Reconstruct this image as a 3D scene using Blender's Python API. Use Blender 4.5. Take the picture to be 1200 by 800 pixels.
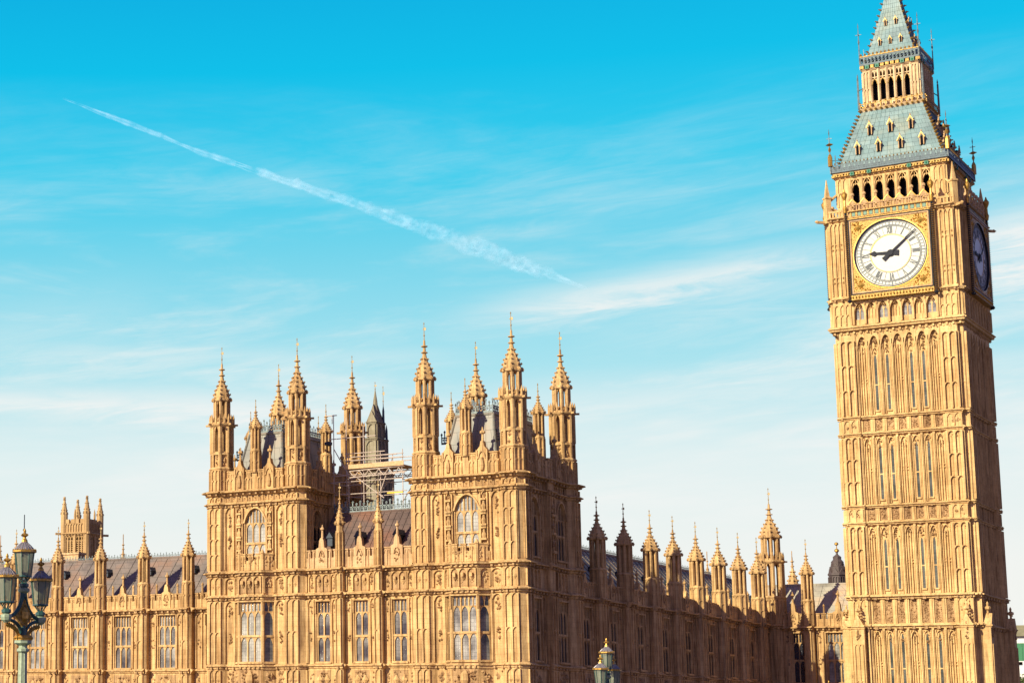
import bpy, math, random
from mathutils import Matrix, Vector
R = math.radians
rnd = random.Random(7)
for o in list(bpy.data.objects): bpy.data.objects.remove(o)
SC = bpy.context.scene
COL = SC.collection

# ------------------------------------------------------------------ camera
YAW, PITCH, ROLL = 0.6531348443, 0.1623204773, -0.01416111994
cam = bpy.data.cameras.new('camera'); camo = bpy.data.objects.new('camera', cam); COL.objects.link(camo)
cam.sensor_width = 36; cam.lens = 2282.2923 / 1200 * 36
cam.shift_x = 0.4467126606; cam.shift_y = 0.0603958663
cam.clip_start = .5; cam.clip_end = 60000
_R = Matrix.Rotation(YAW, 3, 'Z') @ Matrix.Rotation(PITCH, 3, 'X') @ Matrix.Rotation(ROLL, 3, 'Y')
_r, _f, _u = _R.col[0], _R.col[1], _R.col[2]
camo.matrix_world = Matrix(((_r.x, _u.x, -_f.x, 0), (_r.y, _u.y, -_f.y, 0), (_r.z, _u.z, -_f.z, 0), (0, 0, 0, 1)))
SC.camera = camo
SC.view_settings.view_transform = 'Standard'; SC.view_settings.look = 'None'
SC.view_settings.exposure = 0.52; SC.view_settings.gamma = 1; SC.view_settings.use_curve_mapping = False
SC.render.engine = 'CYCLES'
SC.cycles.max_bounces = 6; SC.cycles.diffuse_bounces = 3; SC.cycles.transparent_max_bounces = 40
SC.render.film_transparent = False

# ------------------------------------------------------------------ light
SUN_AZ, SUN_EL = R(20), R(28)           # azimuth off the river front's normal, elevation
sd = Vector((math.sin(SUN_AZ) * math.cos(SUN_EL), math.cos(SUN_AZ) * math.cos(SUN_EL), -math.sin(SUN_EL)))
sl = bpy.data.lights.new('sun', 'SUN'); sl.energy = 5.0; sl.angle = R(.5); sl.color = (1.0, .93, .68)
so = bpy.data.objects.new('sun', sl); COL.objects.link(so); so.rotation_euler = sd.to_track_quat('-Z', 'Y').to_euler()
so.location = (-60, -100, 120)

W = bpy.data.worlds.new('World'); SC.world = W; W.use_nodes = True
nt = W.node_tree; nt.nodes.clear(); N = nt.nodes.new; L = nt.links.new
def ramp(nt, stops, interp='LINEAR'):
    r = nt.nodes.new('ShaderNodeValToRGB'); r.color_ramp.interpolation = interp
    e = r.color_ramp.elements
    while len(e) < len(stops): e.new(.5)
    for i, (p, c) in enumerate(stops):
        e[i].position = p; e[i].color = (c[0], c[1], c[2], 1) if not isinstance(c, (int, float)) else (c, c, c, 1)
    return r
def math_n(nt, op, a, b=None, c=None):
    m = nt.nodes.new('ShaderNodeMath'); m.operation = op
    for i, v in enumerate((a, b, c)):
        if v is None: continue
        if isinstance(v, (int, float)): m.inputs[i].default_value = v
        else: nt.links.new(v, m.inputs[i])
    return m.outputs[0]
def mix_n(nt, fac, a, b, mode='MIX'):
    m = nt.nodes.new('ShaderNodeMix'); m.data_type = 'RGBA'; m.blend_type = mode
    for s, v in ((m.inputs['Factor'], fac), (m.inputs[6], a), (m.inputs[7], b)):
        if isinstance(v, (int, float)): s.default_value = v
        elif isinstance(v, tuple): s.default_value = (*v, 1) if len(v) == 3 else v
        else: nt.links.new(v, s)
    return m.outputs[2]
tc = N('ShaderNodeTexCoord'); sep = N('ShaderNodeSeparateXYZ'); L(tc.outputs['Generated'], sep.inputs[0])
sky = N('ShaderNodeTexSky'); sky.sky_type = 'NISHITA'; sky.sun_disc = False
sky.sun_elevation = SUN_EL; sky.sun_rotation = math.atan2(-sd.x, -sd.y); sky.air_density = 1; sky.dust_density = .6
el = math_n(nt, 'ARCSINE', sep.outputs[2])                       # elevation in radians
az = math_n(nt, 'ARCTAN2', sep.outputs[0], sep.outputs[1])       # 0 along the deck, negative to the left
eln = math_n(nt, 'DIVIDE', el, .5)
def srgb(r, g, b): return tuple(((c / 255) / 12.92 if c / 255 < .04045 else ((c / 255 + .055) / 1.055) ** 2.4) for c in (r, g, b))
SKYG = .70
def sk(r, g, b): return tuple(c * SKYG for c in srgb(r, g, b))
skr = ramp(nt, [(0, sk(248, 246, 236)), (.16, sk(243, 246, 240)), (.27, sk(224, 242, 241)), (.36, sk(170, 229, 239)), (.47, sk(120, 216, 237)), (.56, sk(50, 207, 238)), (.66, sk(0, 194, 235)), (.75, sk(0, 178, 228)), (1, sk(0, 150, 205))])
L(eln, skr.inputs[0])
# thin cloud
cv = N('ShaderNodeCombineXYZ'); L(math_n(nt, 'MULTIPLY', az, 2.6), cv.inputs[0]); L(math_n(nt, 'MULTIPLY_ADD', el, 15., math_n(nt, 'MULTIPLY', az, -.9)), cv.inputs[1])
n1 = N('ShaderNodeTexNoise'); n1.inputs['Scale'].default_value = 1.3; n1.inputs['Detail'].default_value = 9; n1.inputs['Roughness'].default_value = .62; n1.inputs['Distortion'].default_value = .5
L(cv.outputs[0], n1.inputs['Vector'])
c1 = ramp(nt, [(.42, 0), (.66, 1)], 'EASE'); L(n1.outputs[0], c1.inputs[0])
cm = ramp(nt, [(.1, .8), (.36, .75), (.47, .45), (.58, .12), (.66, 0)]); L(eln, cm.inputs[0])
cloud = math_n(nt, 'MULTIPLY', c1.outputs[0], cm.outputs[0])
cv2 = N('ShaderNodeCombineXYZ'); L(math_n(nt, 'MULTIPLY', az, 9.), cv2.inputs[0]); L(math_n(nt, 'MULTIPLY_ADD', el, 60., math_n(nt, 'MULTIPLY', az, -6.)), cv2.inputs[1])
n2 = N('ShaderNodeTexNoise'); n2.inputs['Scale'].default_value = 1.5; n2.inputs['Detail'].default_value = 10; n2.inputs['Roughness'].default_value = .68; n2.inputs['Distortion'].default_value = 1.2
L(cv2.outputs[0], n2.inputs['Vector'])
fib = ramp(nt, [(.3, .35), (.62, 1.1)]); L(n2.outputs[0], fib.inputs[0])
cloud = math_n(nt, 'MULTIPLY', cloud, fib.outputs[0])
def band(a0, e0, a1, e1, wid, amp, nz=.5):
    """soft streak of cirrus between two directions (az, el), broken up by noise"""
    s = (e1 - e0) / (a1 - a0)
    d = math_n(nt, 'SUBTRACT', el, math_n(nt, 'MULTIPLY_ADD', az, s, e0 - s * a0))
    d = math_n(nt, 'ADD', d, math_n(nt, 'MULTIPLY', math_n(nt, 'ADD', math_n(nt, 'SUBTRACT', n1.outputs[0], .5), math_n(nt, 'MULTIPLY', math_n(nt, 'SUBTRACT', n2.outputs[0], .5), .6)), wid * 3.2))
    g = math_n(nt, 'POWER', 2.718, math_n(nt, 'MULTIPLY', math_n(nt, 'MULTIPLY', d, d), -1 / (wid * wid)))
    m0 = N('ShaderNodeMapRange'); m0.interpolation_type = 'SMOOTHSTEP'; L(az, m0.inputs[0]); m0.inputs[1].default_value = a0 - .05; m0.inputs[2].default_value = a0 + .05
    m1 = N('ShaderNodeMapRange'); m1.interpolation_type = 'SMOOTHSTEP'; L(az, m1.inputs[0]); m1.inputs[1].default_value = a1 - .05; m1.inputs[2].default_value = a1 + .05; m1.inputs[3].default_value = 1; m1.inputs[4].default_value = 0
    t = math_n(nt, 'MULTIPLY_ADD', n1.outputs[0], 2 * nz, 1 - nz)
    return math_n(nt, 'MULTIPLY', math_n(nt, 'MULTIPLY', math_n(nt, 'MULTIPLY', g, amp), fib.outputs[0]), math_n(nt, 'MULTIPLY', t, math_n(nt, 'MULTIPLY', m0.outputs[0], m1.outputs[0])))
for b in ((-.43, .203, -.26, .228, .010, .8), (-.36, .196, -.16, .236, .016, .35), (-.75, .163, -.5, .160, .009, .85), (-.75, .175, -.62, .205, .02, .25), (-.45, .158, -.15, .17, .010, .4), (-.23, .220, -.08, .236, .022, 1.0), (-.72, .19, -.45, .183, .006, .4)):
    cloud = math_n(nt, 'MAXIMUM', cloud, band(*b))
cloud = math_n(nt, 'MINIMUM', cloud, 1.)
skc = mix_n(nt, cloud, skr.outputs[0], sk(244, 247, 243))
nis = N('ShaderNodeVectorMath'); nis.operation = 'MULTIPLY'; L(sky.outputs[0], nis.inputs[0]); nis.inputs[1].default_value = (.062, .047, .084)
hi = N('ShaderNodeMapRange'); hi.interpolation_type = 'SMOOTHSTEP'; L(el, hi.inputs[0]); hi.inputs[1].default_value = .38; hi.inputs[2].default_value = .62; hi.inputs[3].default_value = .04; hi.inputs[4].default_value = 1
lf = N('ShaderNodeMapRange'); lf.interpolation_type = 'SMOOTHSTEP'; L(math_n(nt, 'ABSOLUTE', math_n(nt, 'ADD', az, .43)), lf.inputs[0]); lf.inputs[1].default_value = .36; lf.inputs[2].default_value = .8; lf.inputs[3].default_value = 0; lf.inputs[4].default_value = 1
fin = mix_n(nt, math_n(nt, 'MAXIMUM', hi.outputs[0], lf.outputs[0]), skc, nis.outputs[0])
bg = N('ShaderNodeBackground'); L(fin, bg.inputs[0]); bg.inputs[1].default_value = 1
wo = N('ShaderNodeOutputWorld'); L(bg.outputs[0], wo.inputs[0])

# ------------------------------------------------------------------ materials
MATS = {}
def mat(name):
    m = bpy.data.materials.new(name); m.use_nodes = True; MATS[name] = m
    t = m.node_tree; p = t.nodes['Principled BSDF']; return m, t, p
def stone(name, ca, cb, soot=.55, sootamt=.45, block=.5, bump=.25):
    m, t, p = mat(name)
    n = t.nodes.new; l = t.links.new
    tc = n('ShaderNodeTexCoord'); geo = n('ShaderNodeNewGeometry')
    s = n('ShaderNodeSeparateXYZ'); l(geo.outputs['Position'], s.inputs[0])
    cb2 = n('ShaderNodeCombineXYZ'); l(math_n(t, 'ADD', s.outputs[0], s.outputs[1]), cb2.inputs[0]); l(s.outputs[2], cb2.inputs[1])
    br = n('ShaderNodeTexBrick'); l(cb2.outputs[0], br.inputs['Vector']); br.inputs['Scale'].default_value = 1
    br.inputs['Brick Width'].default_value = .95; br.inputs['Row Height'].default_value = .42; br.inputs['Mortar Size'].default_value = .012
    br.inputs['Color1'].default_value = (1, 1, 1, 1); br.inputs['Color2'].default_value = (.74, .70, .66, 1); br.inputs['Mortar'].default_value = (.6, .55, .5, 1); br.inputs['Bias'].default_value = -.35
    n1 = n('ShaderNodeTexNoise'); n1.inputs['Scale'].default_value = .9; n1.inputs['Detail'].default_value = 6; l(geo.outputs['Position'], n1.inputs['Vector'])
    r1 = ramp(t, [(.3, ca), (.7, cb)]); l(n1.outputs[0], r1.inputs[0])
    col = mix_n(t, block, r1.outputs[0], br.outputs[0], 'MULTIPLY')
    # rain-washed streaks and soot
    mp = n('ShaderNodeMapping'); mp.inputs['Scale'].default_value = (2.6, 2.6, .22); l(geo.outputs['Position'], mp.inputs[0])
    n2 = n('ShaderNodeTexNoise'); n2.inputs['Scale'].default_value = 1.; n2.inputs['Detail'].default_value = 5; n2.inputs['Roughness'].default_value = .65; l(mp.outputs[0], n2.inputs['Vector'])
    r2 = ramp(t, [(soot, 0), (soot + .17, 1)]); l(n2.outputs[0], r2.inputs[0])
    col = mix_n(t, math_n(t, 'MULTIPLY', r2.outputs[0], sootamt), col, (.17, .10, .055))
    n3 = n('ShaderNodeTexNoise'); n3.inputs['Scale'].default_value = 7; n3.inputs['Detail'].default_value = 4; l(geo.outputs['Position'], n3.inputs['Vector'])
    r3 = ramp(t, [(.56, 0), (.66, 1)]); l(n3.outputs[0], r3.inputs[0])
    col = mix_n(t, math_n(t, 'MULTIPLY', r3.outputs[0], .25), col, (.22, .12, .05))
    mp4 = n('ShaderNodeMapping'); mp4.inputs['Scale'].default_value = (4.5, 4.5, .3); l(geo.outputs['Position'], mp4.inputs[0])      # fine rain streaks, plus dark lines painted for the shade of fine tracery
    n4 = n('ShaderNodeTexNoise'); n4.inputs['Scale'].default_value = 1.; n4.inputs['Detail'].default_value = 4; n4.inputs['Roughness'].default_value = .6; l(mp4.outputs[0], n4.inputs['Vector'])
    r4 = ramp(t, [(.34, (.56, .47, .40)), (.5, (.96, .94, .92)), (.68, (1.08, 1.06, 1.04))]); l(n4.outputs[0], r4.inputs[0])
    col = mix_n(t, .8, col, r4.outputs[0], 'MULTIPLY')
    n5 = n('ShaderNodeTexNoise'); n5.inputs['Scale'].default_value = .16; n5.inputs['Detail'].default_value = 5; l(geo.outputs['Position'], n5.inputs['Vector'])      # broad patches of cleaned and uncleaned stone
    r5 = ramp(t, [(.38, (.85, .81, .77)), (.6, (1.05, 1.05, 1.04))]); l(n5.outputs[0], r5.inputs[0])
    col = mix_n(t, .8, col, r5.outputs[0], 'MULTIPLY')
    l(col, p.inputs['Base Color']); p.inputs['Roughness'].default_value = .88; p.inputs['Specular IOR Level'].default_value = .2
    bp = n('ShaderNodeBump'); bp.inputs['Strength'].default_value = bump; bp.inputs['Distance'].default_value = .06
    l(math_n(t, 'ADD', n3.outputs[0], math_n(t, 'MULTIPLY', br.outputs['Fac'], -.3)), bp.inputs['Height']); l(bp.outputs[0], p.inputs['Normal'])
    return m
ST = stone('limestone', (.56, .355, .155), (.70, .465, .22), soot=.485, sootamt=.55, block=.6)
STT = stone('tower_limestone', (.63, .41, .18), (.77, .53, .25), soot=.52, sootamt=.42)
STD = stone('carved_limestone', (.40, .245, .115), (.55, .355, .18), soot=.45, sootamt=.5, bump=.6)  # darker stone: soot and the shade within carving, both put into its colour
STP = stone('pale_limestone', (.56, .365, .19), (.68, .46, .26), soot=.54)
STL = stone('cream_lantern_stone', (.66, .48, .28), (.78, .60, .38), soot=.6, sootamt=.3)
STX = stone('far_limestone', (.50, .33, .155), (.57, .385, .19), soot=.62, sootamt=.25)
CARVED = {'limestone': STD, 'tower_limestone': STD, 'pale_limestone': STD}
def plain(name, c, rough=.6, metal=0, noise=.15, scale=4, spec=.4, bump=0):
    m, t, p = mat(name); n = t.nodes.new; l = t.links.new
    geo = n('ShaderNodeNewGeometry'); n1 = n('ShaderNodeTexNoise'); n1.inputs['Scale'].default_value = scale; n1.inputs['Detail'].default_value = 4; l(geo.outputs['Position'], n1.inputs['Vector'])
    r = ramp(t, [(.3, tuple(v * (1 - noise) for v in c)), (.7, tuple(min(1, v * (1 + noise)) for v in c))]); l(n1.outputs[0], r.inputs[0]); l(r.outputs[0], p.inputs['Base Color'])
    p.inputs['Roughness'].default_value = rough; p.inputs['Metallic'].default_value = metal; p.inputs['Specular IOR Level'].default_value = spec
    if bump:
        b = n('ShaderNodeBump'); b.inputs['Strength'].default_value = bump; b.inputs['Distance'].default_value = .05; l(n1.outputs[0], b.inputs['Height']); l(b.outputs[0], p.inputs['Normal'])
    return m
GOLD = plain('gilding', (.50, .285, .06), .42, .65, .4, 9)
GOLDP = plain('gilded_carving', (.36, .21, .05), .5, .4, .6, 9, bump=.9)
CARVED['gilded_carving'] = GOLD
GOLDV = plain('weathered_gilding', (.42, .29, .13), .6, .3, .3, 9)
IRON = plain('dark_iron', (.035, .045, .06), .5, .3)
RAIL = plain('painted_railing', (.055, .085, .105), .5, .1, .3)
DARK = plain('opening_shade', (.008, .008, .012), .95, 0, .1, 2, .05)  # near-black colour standing for the shade inside openings
IRONB = plain('weathered_iron', (.17, .20, .20), .55, .2, .4)
GREENP = plain('green_shield_paint', (.012, .13, .07), .5)
LAMPG = plain('pale_green_paint', (.30, .35, .235), .4, 0, .2, 12)
LAMPD = plain('dark_green_paint', (.03, .085, .075), .32, 0, .2, 12)
LAMPR = plain('lantern_roof_metal', (.27, .24, .25), .34, .45, .3, 14)
DIAL = plain('opal_glass', (.52, .505, .45), .4, 0, .03, 3)
DIALK = plain('dial_black', (.014, .015, .022), .6, 0, .15, 4, .2)
DIALG = plain('dial_grey_iron', (.13, .14, .14), .5, 0)
TIMB = plain('scaffold_timber', (.55, .35, .18), .8, 0, .2, 6)
TUBE = plain('galvanised_tube', (.52, .41, .34), .5, .1, .2, 6)
WATER = plain('river_water', (.06, .07, .05), .12, 0, .2, .3, .5, .3)
GRND = plain('paving', (.13, .09, .07), .9, 0, .2, .5)
ASPH = plain('asphalt', (.055, .053, .05), .9, 0, .15, 3)
LEAF = plain('leaves', (.075, .095, .025), .7, 0, .45, 1.5)
BARK = plain('bark', (.12, .08, .05), .9, 0, .3, 6)
WHITE = plain('white_cladding', (.62, .60, .55), .6, 0, .08, 1)
GREENC = plain('green_cladding', (.02, .15, .06), .5, 0, .1, 1)
OLIVE = plain('olive_roof', (.24, .21, .12), .7, 0, .15, 1)
GLSD = plain('shadowed_window', (.03, .03, .035), .2, 0, .2, 2)
def slate(name, c, c2, rough=.55, row=.55):
    m, t, p = mat(name); n = t.nodes.new; l = t.links.new
    geo = n('ShaderNodeNewGeometry'); s = n('ShaderNodeSeparateXYZ'); l(geo.outputs['Position'], s.inputs[0])
    cb = n('ShaderNodeCombineXYZ'); l(math_n(t, 'ADD', s.outputs[0], s.outputs[1]), cb.inputs[0]); l(s.outputs[2], cb.inputs[1])
    br = n('ShaderNodeTexBrick'); l(cb.outputs[0], br.inputs['Vector']); br.inputs['Scale'].default_value = 1; br.inputs['Brick Width'].default_value = 1.0; br.inputs['Row Height'].default_value = row; br.inputs['Mortar Size'].default_value = .02
    br.inputs['Color1'].default_value = (*c, 1); br.inputs['Color2'].default_value = (*c2, 1); br.inputs['Mortar'].default_value = (*[v * .6 for v in c], 1)
    n1 = n('ShaderNodeTexNoise'); n1.inputs['Scale'].default_value = .35; n1.inputs['Detail'].default_value = 7; l(geo.outputs['Position'], n1.inputs['Vector'])
    r = ramp(t, [(.34, (.58, .58, .61)), (.5, (1, 1, 1)), (.66, (1.35, .97, .74))]); l(n1.outputs[0], r.inputs[0])
    l(mix_n(t, .85, br.outputs[0], r.outputs[0], 'MULTIPLY'), p.inputs['Base Color']); p.inputs['Roughness'].default_value = rough
    b = n('ShaderNodeBump'); b.inputs['Strength'].default_value = .3; b.inputs['Distance'].default_value = .05; l(br.outputs['Fac'], b.inputs['Height']); b.invert = True; l(b.outputs[0], p.inputs['Normal'])
    return m
RBROWN = slate('brown_roof_plates', (.125, .08, .065), (.15, .095, .075))
RGREY = slate('grey_roof_plates', (.17, .135, .115), (.20, .155, .13))
RPALE = slate('pale_roof_plates', (.36, .32, .26), (.39, .35, .28))
RTOWER = slate('tower_roof_plates', (.20, .185, .155), (.24, .22, .185), row=1.05)
RCLOCK = slate('cast_iron_roof_tiles', (.115, .20, .21), (.18, .27, .275), .5, .5)
def glassm(name, ca, cb, rough=.12):
    m, t, p = mat(name); n = t.nodes.new; l = t.links.new
    geo = n('ShaderNodeNewGeometry'); s = n('ShaderNodeSeparateXYZ'); l(geo.outputs['Position'], s.inputs[0])
    cb2 = n('ShaderNodeCombineXYZ'); l(math_n(t, 'ADD', s.outputs[0], s.outputs[1]), cb2.inputs[0]); l(s.outputs[2], cb2.inputs[1])
    br = n('ShaderNodeTexBrick'); l(cb2.outputs[0], br.inputs['Vector']); br.offset = 0; br.inputs['Scale'].default_value = 1; br.inputs['Brick Width'].default_value = .2; br.inputs['Row Height'].default_value = .3; br.inputs['Mortar Size'].default_value = .012
    br.inputs['Color1'].default_value = (1, 1, 1, 1); br.inputs['Color2'].default_value = (.8, .8, .8, 1); br.inputs['Mortar'].default_value = (.25, .25, .25, 1)
    wn = n('ShaderNodeTexNoise'); wn.inputs['Scale'].default_value = .8; wn.inputs['Detail'].default_value = 3; l(geo.outputs['Position'], wn.inputs['Vector'])
    r = ramp(t, [(.38, ca), (.62, cb)]); l(wn.outputs[0], r.inputs[0])
    l(mix_n(t, .8, r.outputs[0], br.outputs[0], 'MULTIPLY'), p.inputs['Base Color'])
    p.inputs['Roughness'].default_value = rough; p.inputs['Specular IOR Level'].default_value = .6 if rough < .25 else .2
    b = n('ShaderNodeBump'); b.inputs['Strength'].default_value = .25; b.inputs['Distance'].default_value = .03; l(br.outputs[1], b.inputs['Height']); l(b.outputs[0], p.inputs['Normal'])
    return m
GLASS = glassm('leaded_glass', (.035, .035, .04), (.20, .19, .17))
GLASSW = glassm('grey_leaded_glass', (.13, .125, .115), (.38, .36, .32))  # lighter base colours than the plain leaded glass
GLASSP = glassm('pale_leaded_glass', (.24, .23, .20), (.46, .44, .38))  # palest base colours of the window glass
GLASSS = glassm('grey_slit_glass', (.05, .055, .05), (.13, .13, .115), .3)
GLASSD = glassm('dark_leaded_glass', (.012, .012, .02), (.03, .03, .04), .2)
LGL, _t, _p = mat('lantern_glass')
_p.inputs['Base Color'].default_value = (.55, .66, .55, 1); _p.inputs['Roughness'].default_value = .12; _p.inputs['Transmission Weight'].default_value = .75; _p.inputs['IOR'].default_value = 1.1

# ------------------------------------------------------------------ mesh building
WO = {}
class MB:
    """collects faces; transform stack of plan rotations; build() links ONE mesh object"""
    def __init__(s): s.v = []; s.f = []; s.mi = []; s.cm = 0; s.st = [(0., 0., 0., 0.)]
    def push(s, rot, ox=0, oy=0, oz=0):
        a, x, y, z = s.st[-1]; c, n = math.cos(a), math.sin(a)
        s.st.append((a + rot, x + c * ox - n * oy, y + n * ox + c * oy, z + oz)); return s
    def pop(s): s.st.pop()
    def add(s, vs, fs):
        b = len(s.v); a, x, y, z = s.st[-1]; c, n = math.cos(a), math.sin(a)
        s.v += [(x + c * p[0] - n * p[1], y + n * p[0] + c * p[1], z + p[2]) for p in vs]
        s.f += [tuple(b + i for i in f) for f in fs]; s.mi += [s.cm] * len(fs)
    def box(s, x0, x1, y0, y1, z0, z1):
        s.add([(x0, y0, z0), (x1, y0, z0), (x1, y1, z0), (x0, y1, z0), (x0, y0, z1), (x1, y0, z1), (x1, y1, z1), (x0, y1, z1)],
              [(0, 3, 2, 1), (4, 5, 6, 7), (0, 1, 5, 4), (1, 2, 6, 5), (2, 3, 7, 6), (3, 0, 4, 7)])
    def prism(s, poly, z0, z1, k=1., cx=0, cy=0):
        n = len(poly)
        s.add([(x, y, z0) for x, y in poly] + [(cx + (x - cx) * k, cy + (y - cy) * k, z1) for x, y in poly],
              [tuple(range(n))[::-1], tuple(range(n, 2 * n))] + [(i, (i + 1) % n, n + (i + 1) % n, n + i) for i in range(n)])
    def lathe(s, cx, cy, prof, n=8, rot=None, cap=True):
        """prof: (apothem, z); flats face the axes"""
        k = 1 / math.cos(math.pi / n); r0 = math.pi / n if rot is None else rot
        vs = []
        for r, z in prof:
            for i in range(n):
                a = r0 + 2 * math.pi * i / n; vs.append((cx + r * k * math.cos(a), cy + r * k * math.sin(a), z))
        fs = []
        for j in range(len(prof) - 1):
            for i in range(n): fs.append((j * n + i, j * n + (i + 1) % n, (j + 1) * n + (i + 1) % n, (j + 1) * n + i))
        if cap: fs += [tuple(range(n))[::-1], tuple(range((len(prof) - 1) * n, len(prof) * n))]
        s.add(vs, fs)
    def panel(s, poly, y0, y1):
        n = len(poly)
        s.add([(x, y0, z) for x, z in poly] + [(x, y1, z) for x, z in poly],
              [tuple(range(n)), tuple(range(n, 2 * n))[::-1]] + [(i, n + i, n + (i + 1) % n, (i + 1) % n) for i in range(n)])
    def arch(s, x0, x1, zs, zt, y0, y1, n=4, sharp=1.15):
        """plate x0..x1, zs..zt with a pointed opening cut out from below"""
        c = (x0 + x1) / 2; h = (x1 - x0) / 2; H = (zt - zs) * .97
        for sg in (-1, 1):
            pts = []
            for i in range(n + 1):
                t = i / n; pts.append((c + sg * h * (1 - t ** 1.0) if i else c + sg * h, zs + H * (1 - (1 - t) ** 2.0) ** .75 if i else zs))
            for i in range(n):
                (xa, za), (xb, zb) = pts[i], pts[i + 1]
                q = [(xa, za), (xb, zb), (xb, zt), (xa, zt)]
                if sg > 0: q = q[::-1]
                s.panel(q, y0, y1)
    def archbar(s, x0, x1, zs, zt, y0, y1, w=.12, n=6):
        """raised moulding along a pointed arch"""
        c = (x0 + x1) / 2; h = (x1 - x0) / 2; H = zt - zs
        for sg in (-1, 1):
            P = lambda t, e: (c + sg * (h + e) * (1 - t), zs + (H + e) * (1 - (1 - t) ** 2) ** .75 if t else zs)
            for i in range(n):
                a, b = i / n, (i + 1) / n
                q = [P(a, 0), P(b, 0), P(b, w), P(a, w)]
                if sg > 0: q = q[::-1]
                s.panel(q, y0, y1)
    def tube(s, p, q, r, n=5, r2=None):
        p = Vector(p); q = Vector(q); d = (q - p).normalized(); a = d.orthogonal().normalized(); b = d.cross(a); r2 = r if r2 is None else r2
        vs = [tuple(p + (a * math.cos(2 * math.pi * i / n) + b * math.sin(2 * math.pi * i / n)) * r) for i in range(n)] + [tuple(q + (a * math.cos(2 * math.pi * i / n) + b * math.sin(2 * math.pi * i / n)) * r2) for i in range(n)]
        s.add(vs, [(i, (i + 1) % n, n + (i + 1) % n, n + i) for i in range(n)] + [tuple(range(n))[::-1], tuple(range(n, 2 * n))])
    def path(s, pts, r, n=6):
        for a, b in zip(pts, pts[1:]): s.tube(a, b, r, n)
    def octa(s, x, y, z, rx, ry=None, rz=None):
        ry = rx if ry is None else ry; rz = rx if rz is None else rz
        s.add([(x - rx, y, z), (x, y - ry, z), (x + rx, y, z), (x, y + ry, z), (x, y, z - rz), (x, y, z + rz)],
              [(0, 1, 5), (1, 2, 5), (2, 3, 5), (3, 0, 5), (1, 0, 4), (2, 1, 4), (3, 2, 4), (0, 3, 4)])
    def ball(s, x, y, z, r, n=6): s.lathe(x, y, [(r * .45, z - r * .85), (r * .95, z - r * .3), (r * .95, z + r * .3), (r * .45, z + r * .85)], n)
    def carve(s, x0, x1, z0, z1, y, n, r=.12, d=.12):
        """carved relief: bunched leaf and shield shapes, in the second stone, its colour darkened for weathering and crevice shade"""
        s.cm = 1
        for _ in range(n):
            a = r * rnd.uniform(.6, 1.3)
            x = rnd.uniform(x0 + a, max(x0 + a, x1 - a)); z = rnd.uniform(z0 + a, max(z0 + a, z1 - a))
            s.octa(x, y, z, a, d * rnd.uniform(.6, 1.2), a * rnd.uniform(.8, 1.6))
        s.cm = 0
    def bosses(s, x0, x1, y, z, step=.75, r=.13):
        k = max(1, round((x1 - x0) / step)); st = (x1 - x0) / k; s.cm = 1  # bosses take the dark stone: dirt plus painted shade under the moulding
        for i in range(k): s.box(x0 + st * (i + .5) - r, x0 + st * (i + .5) + r, y - r, y + .1, z - r, z + r)
        s.cm = 0
    def string(s, x0, x1, y, z, h=.3, p=.25, b=1):
        """moulded string course: sloped top, hollow below, bosses"""
        p *= 1.2
        prof = [(y + .02, z - h * .9), (y - p * .35, z - h * .75), (y - p * .45, z - h * .35), (y - p, z - h * .2), (y - p, z), (y + .02, z + h * .45)]
        n = len(prof)
        s.add([(x0, a, b2) for a, b2 in prof] + [(x1, a, b2) for a, b2 in prof], [tuple(range(n))[::-1], tuple(range(n, 2 * n))] + [(i, (i + 1) % n, n + (i + 1) % n, n + i) for i in range(n)])
        if b: s.bosses(x0, x1, y - p * .55, z - h * .62, .62, .09)
    def blind(s, x0, x1, z0, z1, y, d=.09, w=.07, mid=0, n=1, head=.3):
        """blind panelling: ribs with little arched heads"""
        st = (x1 - x0) / n; d *= 1.5
        for i in range(n + 1): s.box(x0 + st * i - w / 2, x0 + st * i + w / 2, y - d, y + .02, z0, z1)
        tiers = [z0 + (z1 - z0) * (k + 1) / (mid + 1) for k in range(mid + 1)]
        for i in range(n):
            for zt in tiers: s.arch(x0 + st * i + w / 2, x0 + st * (i + 1) - w / 2, zt - head, zt, y - d * .9, y + .01, 3)
    def merlons(s, x0, x1, y0, y1, z0, z1, step=1.0, gap=.28, low=.55):
        k = max(1, round((x1 - x0) / step)); st = (x1 - x0) / k; zl = z0 + (z1 - z0) * low
        s.box(x0, x1, y0, y1, z0, zl)
        for i in range(k):
            a, b = x0 + st * i + gap / 2, x0 + st * (i + 1) - gap / 2
            s.box(a, b, y0, y1, zl + .002, z1); s.box(a - .05, b + .05, y0 - .06, y1 + .06, z1 + .002, z1 + .1)
            s.arch(a + .08, (a + b) / 2 - .03, z1 - .45, z1 - .15, y0 - .05, y0 + .01, 2); s.arch((a + b) / 2 + .03, b - .08, z1 - .45, z1 - .15, y0 - .05, y0 + .01, 2)
            s.box((a + b) / 2 - .04, (a + b) / 2 + .04, y0 - .07, y0, z0 + .05, z1 - .1)
    def build(s, name, m, parent=None, origin=(0, 0, 0), smooth=False):
        me = bpy.data.meshes.new(name); ox, oy, oz = origin
        me.from_pydata([(x - ox, y - oy, z - oz) for x, y, z in s.v], [], s.f); me.materials.append(m)
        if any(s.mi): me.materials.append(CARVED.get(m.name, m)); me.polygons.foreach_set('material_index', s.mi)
        if smooth:
            for p in me.polygons: p.use_smooth = True
        o = bpy.data.objects.new(name, me); COL.objects.link(o); WO[o.name] = tuple(origin)
        o.parent = parent; po = WO[parent.name] if parent else (0, 0, 0)
        o.location = (ox - po[0], oy - po[1], oz - po[2])
        return o
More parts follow.
